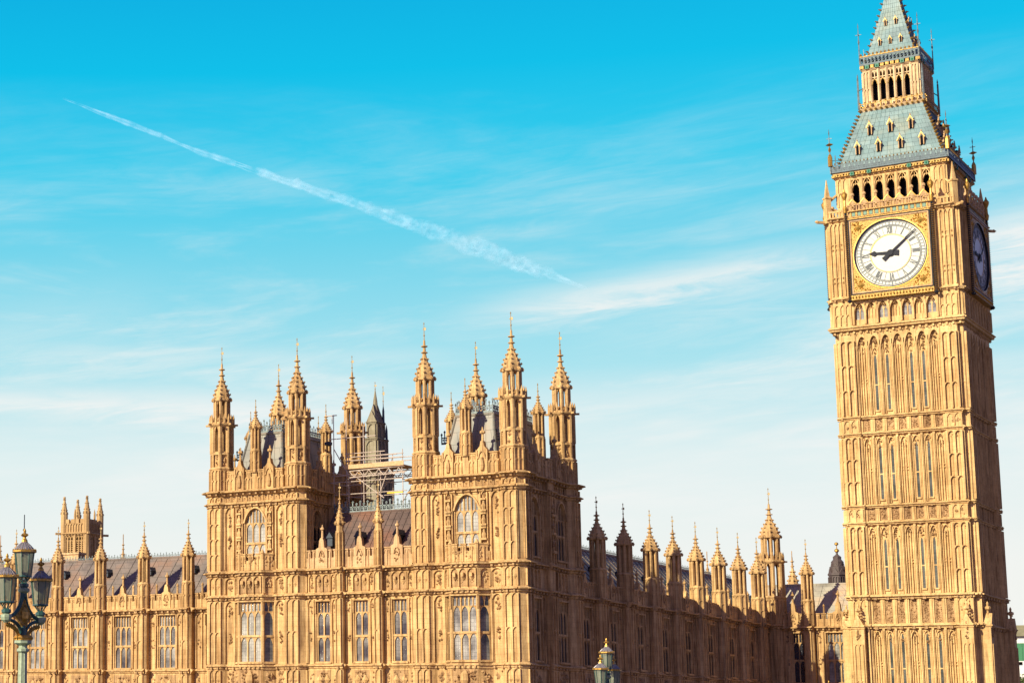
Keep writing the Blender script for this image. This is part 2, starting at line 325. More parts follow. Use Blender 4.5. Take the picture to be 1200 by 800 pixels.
def thing(name, label, cat, loc, group=None):
    o = bpy.data.objects.new(name, None); COL.objects.link(o); o.location = loc; WO[o.name] = tuple(loc)
    o['label'] = label; o['category'] = cat
    if group: o['group'] = group
    return o
def tag(o, label=None, cat=None, group=None, kind=None):
    for k, v in (('label', label), ('category', cat), ('group', group), ('kind', kind)):
        if v: o[k] = v
    return o
def dup(src, parent, origin, rz=0.):
    """copy of a part with copies of its sub-parts"""
    c = src.copy(); COL.objects.link(c); c.parent = parent; WO[c.name] = tuple(origin); po = WO[parent.name] if parent else (0, 0, 0)
    c.location = tuple(origin[i] - po[i] for i in range(3)); c.rotation_euler = (0, 0, rz)
    for ch in list(src.children):
        d = ch.copy(); COL.objects.link(d); d.parent = c
    return c

# ------------------------------------------------------------------ reusable architectural parts
def window_mesh(w, h, nl, transom=.48, head=.16, arched=False):
    """frame and panes, origin at the middle of the sill on the wall plane"""
    f = MB(); x0, x1 = -w / 2, w / 2; y0, y1 = .10, .30; mw = .11
    f.box(x0, x0 + mw, y0, y1, 0, h); f.box(x1 - mw, x1, y0, y1, 0, h)
    f.box(x0 - .08, x1 + .08, -.12, y1, -.14, -.002); f.panel([(x0 - .08, .0), (x1 + .08, .0), (x1 + .08, .04), (x0 - .08, .04)], -.02, y0)
    st = (w - mw) / nl; zt = h * transom; zh = h * (1 - head); top = h
    for i in range(1, nl): f.box(x0 + st * i, x0 + st * i + mw, y0 + .02, y1, 0, h if not arched else h * .93)
    f.box(x0, x1, y0 - .04, y1 - .01, zt - .09, zt + .09)
    for i in range(nl):
        a, b = x0 + mw + st * i, x0 + st * (i + 1)
        f.arch(a, b, zt - .09 - (b - a) * .75, zt - .09, y0 + .04, y1 - .03, 3)
        f.arch(a, b, zh - (b - a) * .8, zh + .02, y0 + .04, y1 - .03, 3)
        if head > .05:
            c = (a + b) / 2; f.box(c - .04, c + .04, y0 + .05, y1 - .02, zh, top)
            for p, q in ((a, c - .04), (c + .04, b)): f.arch(p, q, top - (q - p) * 1.3, top, y0 + .05, y1 - .02, 2)
            f.panel([(a, zh), (b, zh), (b, zh + .08), (a, zh + .08)], y0 + .05, y1 - .03)
    if arched: f.arch(x0, x1, h * .70, h + .02, .0, y1 + .01, 8); f.archbar(x0 - .02, x1 + .02, h * .70, h, -.12, .02, .14, 8)
    else:
        f.box(x0 - .1, x1 + .1, -.12, .02, h + .002, h + .12); f.box(x0 - .1, x0 - .012, -.1, .02, h * .8, h); f.box(x1 + .012, x1 + .1, -.1, .02, h * .8, h)
    g = MB(); g.box(x0 + .02, x1 - .02, y1 - .08, y1 - .05, .0, h)
    return f, g
WPROTO = {}
def window(parent, key, origin, rz=0., m=None, gl=None, spec=None):
    k = (key, (m or ST).name, (gl or GLASS).name)
    if k not in WPROTO:
        f, g = window_mesh(*spec)
        o = f.build('window', m or ST, parent, (0, 0, 0)); gg = g.build('glass', gl or GLASS, o, (0, 0, 0)); gg.location = (0, 0, 0)
        po = WO[parent.name]; o.location = tuple(origin[i] - po[i] for i in range(3)); o.rotation_euler = (0, 0, rz); WO[o.name] = tuple(origin)
        WPROTO[k] = o; return o
    return dup(WPROTO[k], parent, origin, rz)
def vane(parent, x, y, z, h=1.6, flag=1, m=None, rz=0):
    b = MB(); b.tube((x, y, z), (x, y, z + h), .045, 5, .025); b.ball(x, y, z + h * .3, .07); b.octa(x, y, z + h, .06, .06, .14)
    if flag: b.box(x + .02, x + .02 + .15 * flag, y - .012, y + .012, z + h * .6, z + h * .76); b.octa(x - .08, y, z + h * .68, .07, .02, .06)
    return b.build('weathervane', m or GOLDV, parent, (x, y, z))
def crockets(b, cx, cy, prof, k=5, r=.11, n=8):
    for i in range(n):
        a = math.pi / n + 2 * math.pi * i / n
        for j in range(k):
            t = (j + .3) / k * (len(prof) - 1); q = min(int(t), len(prof) - 2); u = t - q
            ap = (prof[q][0] * (1 - u) + prof[q + 1][0] * u) / math.cos(math.pi / n) + r * .55; z = prof[q][1] * (1 - u) + prof[q + 1][1] * u
            rr = r * (1 - .35 * j / k); b.octa(cx + ap * math.cos(a), cy + ap * math.sin(a), z, rr, rr, rr * 1.1)
def ring_arches(b, cx, cy, ap, z0, z1, n=8, th=.1, side=.0):
    hw = ap * math.tan(math.pi / n) - side
    for i in range(n):
        b.push(2 * math.pi * i / n, cx, cy); b.arch(-hw, hw, z0, z1, -ap, -ap + th, 3); b.pop()
def open_stage(b, cx, cy, ap, z0, z1, cw, n=8, core=.32):
    """slender columns at the angles of an octagon, narrow openings between them"""
    k = ap / math.cos(math.pi / n)
    for i in range(n):
        a = math.pi / n + 2 * math.pi * i / n
        b.lathe(cx + (k - cw * .6) * math.cos(a), cy + (k - cw * .6) * math.sin(a), [(cw, z0), (cw, z1)], 6, a)
        b.push(2 * math.pi * i / n, cx, cy)
        hw = ap * math.tan(math.pi / n)
        b.box(-hw, -hw * .42, -ap + .06, -ap + .2, z0, z1); b.box(hw * .42, hw, -ap + .06, -ap + .2, z0, z1)
        b.arch(-hw * .45, hw * .45, z1 - .45, z1, -ap + .05, -ap + .2, 3); b.box(-hw * .43, hw * .43, -ap + .07, -ap + .2, z0, z0 + .12)
        b.pop()
    b.lathe(cx, cy, [(core, z0), (core, z1)], n)
def spirelet(b, cx, cy, z, ap, h, k=5, cr=.11, n=8):
    """ogee stone cap with crockets and ringed finial"""
    prof = [(ap * 1.0, z), (ap * 1.0, z + h * .11), (ap * .87, z + h * .23), (ap * .62, z + h * .35), (ap * .38, z + h * .47), (ap * .23, z + h * .6), (ap * .15, z + h * .8), (ap * .11, z + h)]
    b.lathe(cx, cy, [(ap * 1.16, z - .16), (ap * 1.2, z - .05), (ap * 1.16, z + .05)], n); b.lathe(cx, cy, prof, n)
    crockets(b, cx, cy, prof[:6], k, cr, n)
    for i in range(n):
        a = math.pi / n + 2 * math.pi * i / n; b.octa(cx + ap * 1.32 * math.cos(a), cy + ap * 1.32 * math.sin(a), z - .02, .12, .12, .2)
    for t, r in ((.68, .26), (.84, .26)): b.lathe(cx, cy, [(ap * r * .5, z + h * t - .09), (ap * r * 1.5, z + h * t - .03), (ap * r * 1.5, z + h * t + .03), (ap * r * .5, z + h * t + .1)], n)
def gargoyles(b, cx, cy, ap, z, n=8, l=.4):
    for i in range(n):
        b.push(2 * math.pi * i / n + math.pi / n, cx, cy); b.box(-.07, .07, -ap - l, -ap, z - .08, z + .08); b.pop()
def corner_turret(parent, x, y, zb, m=None, s=1., base=True, va=1):
    """octagonal angle turret of a palace tower: panelled base, open stage, crown, smaller stage, ogee cap. zb = its foot above the cornice"""
    b = MB(); a1 = 1.0 * s; m = m or ST
    z = zb
    if base:
        b.lathe(x, y, [(a1, z), (a1, z + 2.0)], 8)
        for i in range(8): b.push(math.pi / 4 * i, x, y); b.blind(-.36 * s, .36 * s, z + .1, z + 1.9, -a1, .07, .07, 1, 2, .22); b.pop()
    z += 2.0; b.lathe(x, y, [(a1 * 1.06, z), (a1 * 1.08, z + .1), (a1 * .98, z + .2)], 8); z += .2
    b.lathe(x, y, [(a1 * .82, z), (a1 * .80, z + 1.25)], 8)
    for i in range(8):
        b.push(math.pi / 4 * i, x, y); b.box(-.38 * s, -.26 * s, -a1 * .98, -a1 * .75, z, z + 1.3); b.box(.26 * s, .38 * s, -a1 * .98, -a1 * .75, z, z + 1.3)
        b.carve(-.22 * s, .22 * s, z + .1, z + 1.2, -a1 * .84, 5, .13, .12); b.box(-.3 * s, .3 * s, -a1 * .95, -a1 * .7, z + 1.12, z + 1.3); b.pop()
    z += 1.3; open_stage(b, x, y, a1 * .94, z, z + 2.35, .14 * s, core=.42 * s)
    z += 2.35; b.lathe(x, y, [(a1 * .94, z), (a1 * 1.08, z + .16), (a1 * 1.1, z + .26), (a1 * .8, z + .36)], 8); gargoyles(b, x, y, a1 * 1.05, z + .2)
    for i in range(8):
        b.push(math.pi / 4 * i, x, y); hw = a1 * .41
        for px in (-hw, 0, hw): b.lathe(px, -a1 * .98, [(.075, z + .3), (.07, z + .8), (.012, z + 1.15)], 4)
        b.arch(-hw, 0, z + .35, z + .75, -a1 * .98, -a1 * .9, 2); b.arch(0, hw, z + .35, z + .75, -a1 * .98, -a1 * .9, 2); b.box(-hw, hw, -a1 * .98, -a1 * .9, z + .25, z + .42); b.pop()
    b.lathe(x, y, [(a1 * .66, z + .3), (a1 * .66, z + .75)], 8)
    open_stage(b, x, y, a1 * .66, z + .7, z + 2.35, .11 * s, core=.2 * s)
    z += 2.4; b.lathe(x, y, [(a1 * .66, z - .1), (a1 * .68, z + .1)], 8)
    spirelet(b, x, y, z + .12, a1 * .66, 3.3 * s, 5, .125 * s)
    o = b.build('corner_turret', m, parent, (x, y, zb)); vane(o, x, y, z + .1 + 3.3 * s, 1.45, va)
    return o
def pinnacle(parent, x, y, z0, zs, zt, ap, m=None, va=1.0, slots=1, sub='weathervane', zb=None):
    """octagonal pinnacle: shaft z0..zs with slots, ogee cap to zt, gilt vane"""
    b = MB(); h = zs - z0
    zlow = z0 + h * (.48 if slots else .8)
    b.lathe(x, y, [(ap, z0), (ap, zlow)], 8)
    for i in range(8): b.push(math.pi / 4 * i, x, y); b.blind(-ap * .36, ap * .36, z0 + .1, zlow - .08, -ap, .05, .06, 0 if h < 3 else 1, 1, .2); b.pop()
    b.lathe(x, y, [(ap * 1.1, zlow - .05), (ap * 1.12, zlow + .05), (ap * .95, zlow + .15)], 8)
    if slots: open_stage(b, x, y, ap * .95, zlow + .1, zs, ap * .16, core=ap * .35)
    else: b.lathe(x, y, [(ap * .9, zlow), (ap * .9, zs)], 8)
    spirelet(b, x, y, zs + .05, ap * .98, zt - zs - .05, 5 if ap > .4 else 4, max(.07, ap * .17))
    o = b.build('pinnacle', m or ST, parent, (x, y, z0))
    if va: vane(o, x, y, zt, va, .7 if va > .8 else 0)
    return o
def cresting(b, x0, x1, y, z, h=.8, step=.28, th=.05):
    """row of iron spikes and rings along a ridge"""
    k = max(2, round((x1 - x0) / step)); st = (x1 - x0) / k
    b.box(x0, x1, y - th, y + th, z, z + h * .14); b.box(x0, x1, y - th * .6, y + th * .6, z + h * .42, z + h * .5)
    for i in range(k + 1):
        x = x0 + st * i; hh = h if i % 2 else h * .8
        b.box(x - th * .7, x + th * .7, y - th * .6, y + th * .6, z, z + hh * .8); b.octa(x, y, z + hh * .86, th * 2.2, th, h * .14)
        if i < k: b.octa(x + st / 2, y, z + h * .3, st * .3, th * .7, h * .12)
# ------------------------------------------------------------------ setting: river, ground, bridge
GZ = -7.0
b = MB(); b.box(-9000, 9000, -9000, 9000, -13, -11); tag(b.build('river', WATER), kind='structure')
b = MB(); b.box(-9000, 9000, 132, 20000, -12.9, GZ); tag(b.build('ground', GRND), kind='structure')
b = MB(); b.box(-9000, -36, 130.8, 131.99, -10.9, GZ + 1.1); b.box(-9000, -36, 130.6, 132.1, GZ + 1.102, GZ + 1.35)
tag(b.build('embankment_wall', STP), kind='structure')
b = MB(); b.box(-36, -6, 131.995, 420, GZ + .01, GZ + .06); tag(b.build('road', ASPH), kind='structure')
bp_z = lambda y: -.3 - .031 * (y - 42.5)     # foot of the lamps along the sloping parapet
b = MB(); za, ze = bp_z(-40) - 1.2, bp_z(132) - 1.2
b.add([(-34, -40, za), (-8, -40, za), (-8, 132, ze), (-34, 132, ze), (-34, -40, za - 2), (-8, -40, za - 2), (-8, 132, ze - 2), (-34, 132, ze - 2)], [(0, 1, 2, 3), (7, 6, 5, 4), (0, 4, 5, 1), (1, 5, 6, 2), (2, 6, 7, 3), (3, 7, 4, 0)])
for y in (-20, 18, 56, 94): b.box(-35, -7, y - 1.5, y + 1.5, -10.9, bp_z(y) - 3)
tag(b.build('bridge_deck', ASPH), kind='structure')
b = MB()
for i in range(43):
    y = -40 + i * 4; z = bp_z(y + 2); b.box(-33.75, -33.25, y, y + 4, z - 1.4, z - .12); b.box(-33.85, -33.15, y, y + 4, z - .118, z)
tag(b.build('bridge_parapet', LAMPG), 'pale green cast iron parapet along the bridge under the lamps', 'parapet')

# ------------------------------------------------------------------ palace
PX, PY = -64.09, 145.19                     # near corner of the near palace tower
Z5, Z4, Z3, Z2, Z1 = 5.10, 11.08, 13.17, 19.27, 20.30
def chamf(x0, x1, y0, y1, c):
    return [(x0 + c, y0), (x1 - c, y0), (x1, y0 + c), (x1, y1 - c), (x1 - c, y1), (x0 + c, y1), (x0, y1 - c), (x0, y0 + c)]
def oct_strings(b, cx, cy, ap, z, h=.3, p=.25):
    b.lathe(cx, cy, [(ap, z - h * .9), (ap + p * .45, z - h * .6), (ap + p * .5, z - h * .3), (ap + p, z - h * .1), (ap + p, z), (ap, z + h * .45)], 8)
    for i in range(8):
        b.push(math.pi / 4 * i, cx, cy)
        for u in (-.25, .25): b.box(u - .09, u + .09, -ap - p * .75, -ap, z - h * .95, z - h * .35)
        b.pop()
def palace_tower(ox, label, first):
    WD, DP = 9.85, 11.98
    t = thing('palace_tower', label, 'tower', (ox + WD / 2, PY + DP / 2, GZ), 'square palace towers')
    b = MB(); b.push(0, ox, PY)
    # core with the recessed field of every side
    rf, rs = .35, .55
    core = MB(); core.push(0, ox, PY)
    def side_wall(c, w, rec, ops, oriel=None):
        """field between the angle turrets, cut round the window openings (x0,x1,z0,z1)"""
        x0, x1 = 1.7, w - 1.7; xs = sorted(set([x0, x1] + [o[0] for o in ops] + [o[1] for o in ops]))
        for a, e in zip(xs, xs[1:]):
            col = sorted([o for o in ops if o[0] <= a + 1e-6 and o[1] >= e - 1e-6], key=lambda o: o[2]); z = GZ
            for o in col: c.box(a, e, rec, rec + .5, z, o[2]); z = o[3]
            c.box(a, e, rec, rec + .5, z, Z1)
    # --- front
    cx = WD / 2
    side_wall(b, WD, rf, [(cx - 1.05, cx + 1.05, 14.5, 18.75), (cx - 1.9, cx + 1.9, Z5 + .2, 10.6)])
    # --- right side and the two unseen ones
    wins = [(3.2, 2.0), (8.7, 2.0)]
    def sidef(c):
        side_wall(c, DP, rs, [(x - w / 2, x + w / 2, z0, z1) for x, w in wins for z0, z1 in ((5.4, 10.4), (13.75, 18.6))])
        for x0, x1, z, p in ((1.6, DP - 1.6, Z5, .22), (1.6, DP - 1.6, Z4, .35), (1.6, DP - 1.6, Z3, .4), (1.6, DP - 1.6, Z2, .35), (1.6, DP - 1.6, Z1, .55)): c.string(x0, x1, rs, z, .36, p)
        m = DP / 2
        c.box(m - .55, m + .55, rs - .45, rs, GZ, Z1 + .1); c.blind(m - .5, m + .5, GZ + .2, Z5 - .4, rs - .45, .08, .1, 1, 2); c.blind(m - .5, m + .5, Z5 + .2, Z4 - .4, rs - .45, .1, .1, 1, 2); c.blind(m - .5, m + .5, Z3 + .3, Z2 - .4, rs - .45, .1, .1, 2, 2)
        for z in (Z5, Z4, Z3, Z2, Z1): c.string(m - .6, m + .6, rs - .45, z, .36, .3)
        for k in range(3): c.box(m - .3, m + .3, rs - .75, rs - .45, 14.2 + k * 1.5, 14.4 + k * 1.5); c.carve(m - .25, m + .25, 14.4 + k * 1.5, 15.3 + k * 1.5, rs - .6, 6, .14, .16)
        for x, w in wins:
            for sx in (-1, 1):
                u = x + sx * 1.5; c.blind(u - .3, u + .3, Z5 + .2, Z4 - .4, rs, .1, .08, 1, 1); c.blind(u - .3, u + .3, Z3 + .3, Z2 - .4, rs, .1, .08, 1, 1); c.carve(u - .25, u + .25, 15.3, 16.2, rs, 6, .13, .16); c.carve(u - .25, u + .25, 18.1, 18.9, rs, 6, .11, .14); c.carve(u - .25, u + .25, 7.2, 8, rs, 6, .13, .16)
            c.blind(x - 1., x + 1., Z4 + .2, Z3 - .4, rs, .12, .1, 0, 3); c.carve(x - .9, x + .9, Z4 + .3, Z3 - .5, rs, 12, .18, .15)
            c.blind(x - 1.4, x + 1.4, Z2 + .12, Z1 - .4, rs, .08, .08, 0, 6, .2)
            c.carve(x - 1, x + 1, 3.2, 4.7, rs, 18, .2, .2)
        c.blind(1.8, DP - 1.8, GZ + .5, 2.8, rs, .1, .1, 2, 10)
    for ang, oxx, oyy in ((math.pi / 2, WD, 0), (-math.pi / 2, 0, DP)):
        b.push(ang, oxx, oyy); sidef(b); b.pop()
    b.push(math.pi, WD, DP); side_wall(b, WD, rf, []); b.pop()
    # front details
    for x0, x1 in ((1.7, cx - 1.85), (cx + 1.85, WD - 1.7)):
        for z, p in ((Z5, .22), (Z4, .35), (Z3, .4)): b.string(x0, x1, rf, z, .36, p)
        m = (x0 + x1) / 2
        b.blind(m - .5, m + .5, Z5 + .2, Z4 - .4, rf, .12, .1, 0, 1, .5); b.carve(m - .3, m + .3, 9.3, 10.5, rf, 10, .13, .18); b.carve(m - .25, m + .25, 6.9, 8.1, rf, 8, .14, .2)
        b.blind(m - .5, m + .5, Z4 + .25, Z3 - .45, rf, .12, .1, 0, 1, .3); b.carve(m - .35, m + .35, Z4 + .4, Z3 - .6, rf, 12, .14, .16)
        b.carve(m - .4, m + .4, 3.0, 4.7, rf, 14, .15, .16); b.blind(m - .5, m + .5, GZ + .5, 2.6, rf, .1, .1, 2, 1)
    for z, p in ((Z2, .35), (Z1, .55)): b.string(1.7, WD - 1.7, rf, z, .4, p)
    b.cm = 1; b.box(1.95, 1.95 + 12 * .54 - .4, rf - .03, rf + .1, Z2 + .2, Z1 - .42); b.cm = 0  # dark stone backing: grime and the band's recess shade as colour
    for k in range(12):                                         # quatrefoil band
        x = 1.95 + k * .54; b.box(x - .03, x + .03, rf - .1, rf, Z2 + .15, Z1 - .4); b.octa(x + .27, rf - .02, Z2 + .42, .2, .1, .2); b.octa(x + .27, rf - .06, Z2 + .42, .09, .12, .09)
    for sx in (-1, 1):                                          # niches with statues each side of the arched window
        u = cx + sx * 1.55
        b.box(u - .34, u - .26, rf - .2, rf, Z3 + 1.4, Z2 - .4); b.box(u + .26, u + .34, rf - .2, rf, Z3 + 1.4, Z2 - .4)
        for k in range(3):
            z = 15.0 + k * 1.15; b.box(u - .26, u + .26, rf - .35, rf, z, z + .16); b.lathe(u, rf - .17, [(.13, z + .17), (.17, z + .45), (.12, z + .62), (.09, z + .68), (.1, z + .8), (.05, z + .88)], 6); b.box(u - .22, u + .22, rf - .32, rf, z + .93, z + 1.08)
        b.archbar(u - .3, u + .3, Z2 - .9, Z2 - .35, rf - .12, rf, .08, 4); b.carve(u - .25, u + .25, Z2 - 1, Z2 - .4, rf, 6, .1, .12)
        u = cx + sx * 2.6
        b.blind(u - .45, u + .45, Z3 + .3, Z2 - .35, rf, .12, .1, 0, 1, .5); b.carve(u - .22, u + .22, Z2 - 2.2, Z2 - .7, rf, 12, .12, .18); b.carve(u - .25, u + .25, 15.2, 16.5, rf, 10, .14, .2)
    # angle shafts
    for tx, ty in ((1.03, 1.03), (WD - 1.03, 1.03), (WD - 1.03, DP - 1.03), (1.03, DP - 1.03)):
        poly = chamf(tx - 1.03, tx + 1.03, ty - 1.03, ty + 1.03, .42); b.prism(poly, GZ, Z1 + .02)
        for i in range(4):
            b.push(math.pi / 2 * i, tx, ty)
            for z0, z1, md in ((GZ + .4, Z5 - .4, 2), (Z5 + .2, Z4 - .42, 1), (Z4 + .2, Z3 - .42, 0), (Z3 + .25, Z2 - .42, 3), (Z2 + .16, Z1 - .45, 0)):
                b.blind(-.56, .56, z0, z1, -1.03, .09, .09, md, 2, .26)
            for u in (-.28, .28): b.octa(u, -1.05, (Z4 + Z3) / 2 - .1, .2, .1, .26); b.octa(u, -1.05, (Z2 + Z1) / 2 - .1, .17, .1, .2); b.octa(u, -1.05, 3.9, .2, .1, .26)
            for z, p in ((Z5, .2), (Z4, .32), (Z3, .38), (Z2, .32), (Z1, .5)): b.string(-.62, .62, -1.03, z, .38, p)
            b.pop(); b.push(math.pi / 2 * i + math.pi / 4, tx, ty)
            for z, p in ((Z5, .2), (Z4, .32), (Z3, .38), (Z2, .32), (Z1, .5)): b.string(-.42, .42, -1.155, z, .38, p, 0)
            b.box(-.3, -.24, -1.22, -1.15, Z3 + .3, Z2 - .4); b.box(.24, .3, -1.22, -1.15, Z3 + .3, Z2 - .4)
            b.pop()
    b.box(1.5, WD - 1.5, 1.5, DP - 1.5, Z1 - .6, Z1 + .3)
    wall = b.build('wall', ST, t, (ox + WD / 2, PY + DP / 2, GZ))
    # oriel
    b = MB(); b.push(0, ox, PY)
    def orpoly(e): return [(cx - 2.03 - e, rf), (cx - 1.18 - e * .4, rf - .85 - e), (cx + 1.18 + e * .4, rf - .85 - e), (cx + 2.03 + e, rf)]
    b.prism(orpoly(0)[::-1], GZ, Z5 + .25); b.prism(orpoly(0)[::-1], 10.6, Z3 - .05)
    for z, e in ((Z5, .2), (Z4, .32), (Z3, .4)):
        b.prism(orpoly(e)[::-1], z - .12, z + .04); b.prism(orpoly(e * .45)[::-1], z - .34, z - .121)
        b.bosses(cx - 1.15, cx + 1.15, rf - .85 - e * .6, z - .22, .5, .09)
    for x, y in orpoly(0): b.lathe(x, y + (.08 if y < 0 else 0), [(.13, Z5), (.13, Z3)], 6)
    y = rf - .85
    b.cm = 1; b.box(cx - 1.1, cx + 1.1, y - .03, y + .1, Z4 + .2, Z3 - .45); b.box(cx - 1.12, cx + 1.12, y - .03, y + .1, 2.9, 4.75); b.cm = 0  # dark backings carry weathering and painted shade of the carved panels
    b.blind(cx - 1.1, cx + 1.1, Z4 + .2, Z3 - .45, y, .12, .1, 0, 3, .3)
    for k in (-1, 0, 1): b.octa(cx + k * .73, y - .08, 12.0, .22, .18, .3); b.box(cx + k * .73 - .13, cx + k * .73 + .13, y - .3, y, 12.05, 12.35)
    b.carve(cx - 1.05, cx + 1.05, Z4 + .3, Z3 - .6, y, 20, .11, .1); b.carve(cx - 1.1, cx + 1.1, 2.9, 4.8, y, 46, .2, .26); b.lathe(cx, y - .12, [(.2, 3.3), (.34, 3.8), (.3, 4.3), (.1, 4.6)], 6)
    b.blind(cx - 1.1, cx + 1.1, GZ + .5, 2.6, y, .12, .1, 2, 3)
    for sg in (-1, 1):
        b.push(sg * math.pi / 4, cx + sg * 1.605, rf - .425); b.carve(-.45, .45, 2.9, 4.8, 0, 16, .17, .2); b.carve(-.4, .4, Z4 + .4, Z3 - .6, 0, 8, .13, .12); b.blind(-.42, .42, Z4 + .2, Z3 - .45, 0, .1, .09, 0, 1, .3); b.pop()
    bay = b.build('bay', ST, t, (ox + cx, PY + rf, Z5))
    # battlemented balcony over the bay
    b = MB(); b.push(0, ox, PY)
    pts = orpoly(-.1)
    for (xa, ya), (xb, yb) in zip(pts, pts[1:]):
        a = math.atan2(yb - ya, xb - xa); ln = math.hypot(xb - xa, yb - ya); b.push(a, xa, ya); b.merlons(0, ln, -.08, .12, Z3 + .1, Z3 + 1.45, .75 if ln > 1.5 else 1.2, .3, .62); b.carve(.1, ln - .1, Z3 + .2, Z3 + 1.1, -.08, int(8 * ln), .11, .1); b.pop()
    for x, y in pts[1:3]: b.lathe(x, y, [(.15, Z3 + .1), (.15, Z3 + 1.5), (.19, Z3 + 1.55), (.03, Z3 + 1.9)], 6)
    b.build('balcony', ST, t, (ox + cx, PY, Z3))
    # windows
    bw = (2.22, 5.15, 3, .43, .17)
    window(t, 'bay3', (ox + cx, PY + rf - .85 - .03, Z5 + .28), 0, gl=GLASSW if not first else GLASSP, spec=bw)
    for sg in (-1, 1): window(t, 'bay1', (ox + cx + sg * 1.605, PY + rf - .425 - .02, Z5 + .28), sg * math.pi / 4, gl=GLASS, spec=(1.02, 5.15, 1, .43, .17))
    window(t, 'arched', (ox + cx, PY + rf, 14.55), 0, gl=GLASSP, spec=(2.1, 4.2, 3, .27, .32, True))
    for x, w in wins:
        window(t, 'side', (ox + WD - rs + .1, PY + x, 5.45), math.pi / 2, gl=GLASSD, spec=(2.0, 4.95, 3, .45, .17)); window(t, 'sidea', (ox + WD - rs + .1, PY + x, 13.8), math.pi / 2, gl=GLASSD, spec=(2.0, 4.8, 3, .42, .3, True))
    # parapet
    b = MB(); b.push(0, ox, PY)
    def para(c, w, rec):
        x0, x1 = 2.0, w - 2.0; m = w / 2; g1, g2 = (x0 + m) / 2 - .05, (x1 + m) / 2 + .05
        for a, e in ((x0, g1 - .5), (g1 + .5, m - .25), (m + .25, g2 - .5), (g2 + .5, x1)):
            c.merlons(a, e, rec - .1, rec + .2, Z1 + .1, Z1 + 1.75, .95 if e - a < 1.6 else 1.1, .26, .68); c.blind(a + .08, e - .08, Z1 + .2, Z1 + 1.1, rec - .1, .06, .07, 0, 2, .2)
        c.box(m - .25, m + .25, rec - .14, rec + .25, Z1 + .1, Z1 + 1.6)
        for g in (g1, g2):
            c.panel([(g - .5, Z1 + .1), (g + .5, Z1 + .1), (g + .5, Z1 + 1.95), (g + .2, Z1 + 2.3), (g + .1, Z1 + 2.75), (g - .1, Z1 + 2.75), (g - .2, Z1 + 2.3), (g - .5, Z1 + 1.95)], rec - .2, rec + .25)
            c.box(g - .5, g - .4, rec - .3, rec - .2, Z1 + .1, Z1 + 2.0); c.box(g + .4, g + .5, rec - .3, rec - .2, Z1 + .1, Z1 + 2.0); c.archbar(g - .28, g + .28, Z1 + 1.3, Z1 + 1.85, rec - .3, rec - .19, .1, 4)
            c.lathe(g, rec - .27, [(.13, Z1 + .35), (.18, Z1 + .8), (.13, Z1 + 1.15), (.1, Z1 + 1.2), (.1, Z1 + 1.4)], 6)
            c.lathe(g, rec, [(.09, Z1 + 2.7), (.07, Z1 + 3.3), (.19, Z1 + 3.4), (.19, Z1 + 3.55), (.06, Z1 + 3.65), (.04, Z1 + 3.9)], 6)
    for ang, oxx, oyy, w, rec in ((0, 0, 0, WD, rf), (math.pi / 2, WD, 0, DP, rs), (-math.pi / 2, 0, DP, DP, rs), (math.pi, WD, DP, WD, rf)):
        b = MB(); b.push(0, ox, PY); b.push(ang, oxx, oyy); para(b, w, rec); b.build('parapet', ST, t, (ox + WD / 2, PY + DP / 2, Z1))
    # turrets and pinnacles
    c0 = None
    for tx, ty in ((1.03, 1.03), (WD - 1.03, 1.03), (WD - 1.03, DP - 1.03), (1.03, DP - 1.03)):
        o = (ox + tx, PY + ty, Z1 + .1)
        if c0 is None: c0 = corner_turret(t, *o)
        else: dup(c0, t, o)
    p0 = None
    for tx, ty in ((cx, rf + .1), (WD - rs - .45, DP / 2), (cx, DP - rf - .1), (rs + .45, DP / 2)):
        o = (ox + tx, PY + ty, Z1 + 1.6)
        if p0 is None:
            p0 = pinnacle(t, *o, Z1 + 5.6, Z1 + 7.2, .42, va=.8); 
        else: dup(p0, t, o)
    # roof: steep hipped frustum with iron cresting
    b = MB(); b.push(0, ox, PY); zb, zt = Z1 + .31, 25.55
    q0 = [(2.45, .85), (WD - 2.45, .85), (WD - 2.45, DP - .85), (2.45, DP - .85)]; q1 = [(cx - 1.65, 2.1), (cx + 1.65, 2.1), (cx + 1.65, DP - 2.1), (cx - 1.65, DP - 2.1)]
    b.add([(x, y, zb) for x, y in q0] + [(x, y, zt) for x, y in q1], [(i, (i + 1) % 4, 4 + (i + 1) % 4, 4 + i) for i in range(4)] + [(4, 5, 6, 7)])
    for i in range(4):
        b.tube((*q0[i], zb), (*q1[i], zt), .12, 6)
        for k in range(1, 5):
            t_ = k / 5; a = [q0[i][j] * (1 - t_) + q0[(i + 1) % 4][j] * t_ for j in (0, 1)]; e = [q1[i][j] * (1 - t_) + q1[(i + 1) % 4][j] * t_ for j in (0, 1)]; b.tube((*a, zb), (*e, zt), .045, 4)
        a = q1[i]; e = q1[(i + 1) % 4]; b.tube((*a, zt), (*e, zt), .13, 6)
    roof = b.build('roof', RTOWER, t, (ox + cx, PY + DP / 2, zb))
    b = MB(); b.push(0, ox, PY)
    cresting(b, q1[0][0], q1[1][0], 2.1, zt + .1, 1.25, .3); cresting(b, q1[0][0], q1[1][0], DP - 2.1, zt + .1, 1.25, .3)
    b.push(math.pi / 2, cx + 1.65, 2.1); cresting(b, 0, DP - 4.2, 0, zt + .1, 1.25, .3); b.pop(); b.push(math.pi / 2, cx - 1.65, 2.1); cresting(b, 0, DP - 4.2, 0, zt + .1, 1.25, .3); b.pop()
    for i in range(4):
        for k in range(1, 12):
            t_ = k / 12; b.octa(q0[i][0] * (1 - t_) + q1[i][0] * t_, q0[i][1] * (1 - t_) + q1[i][1] * t_, zb + (zt - zb) * t_ + .18, .09, .09, .14)
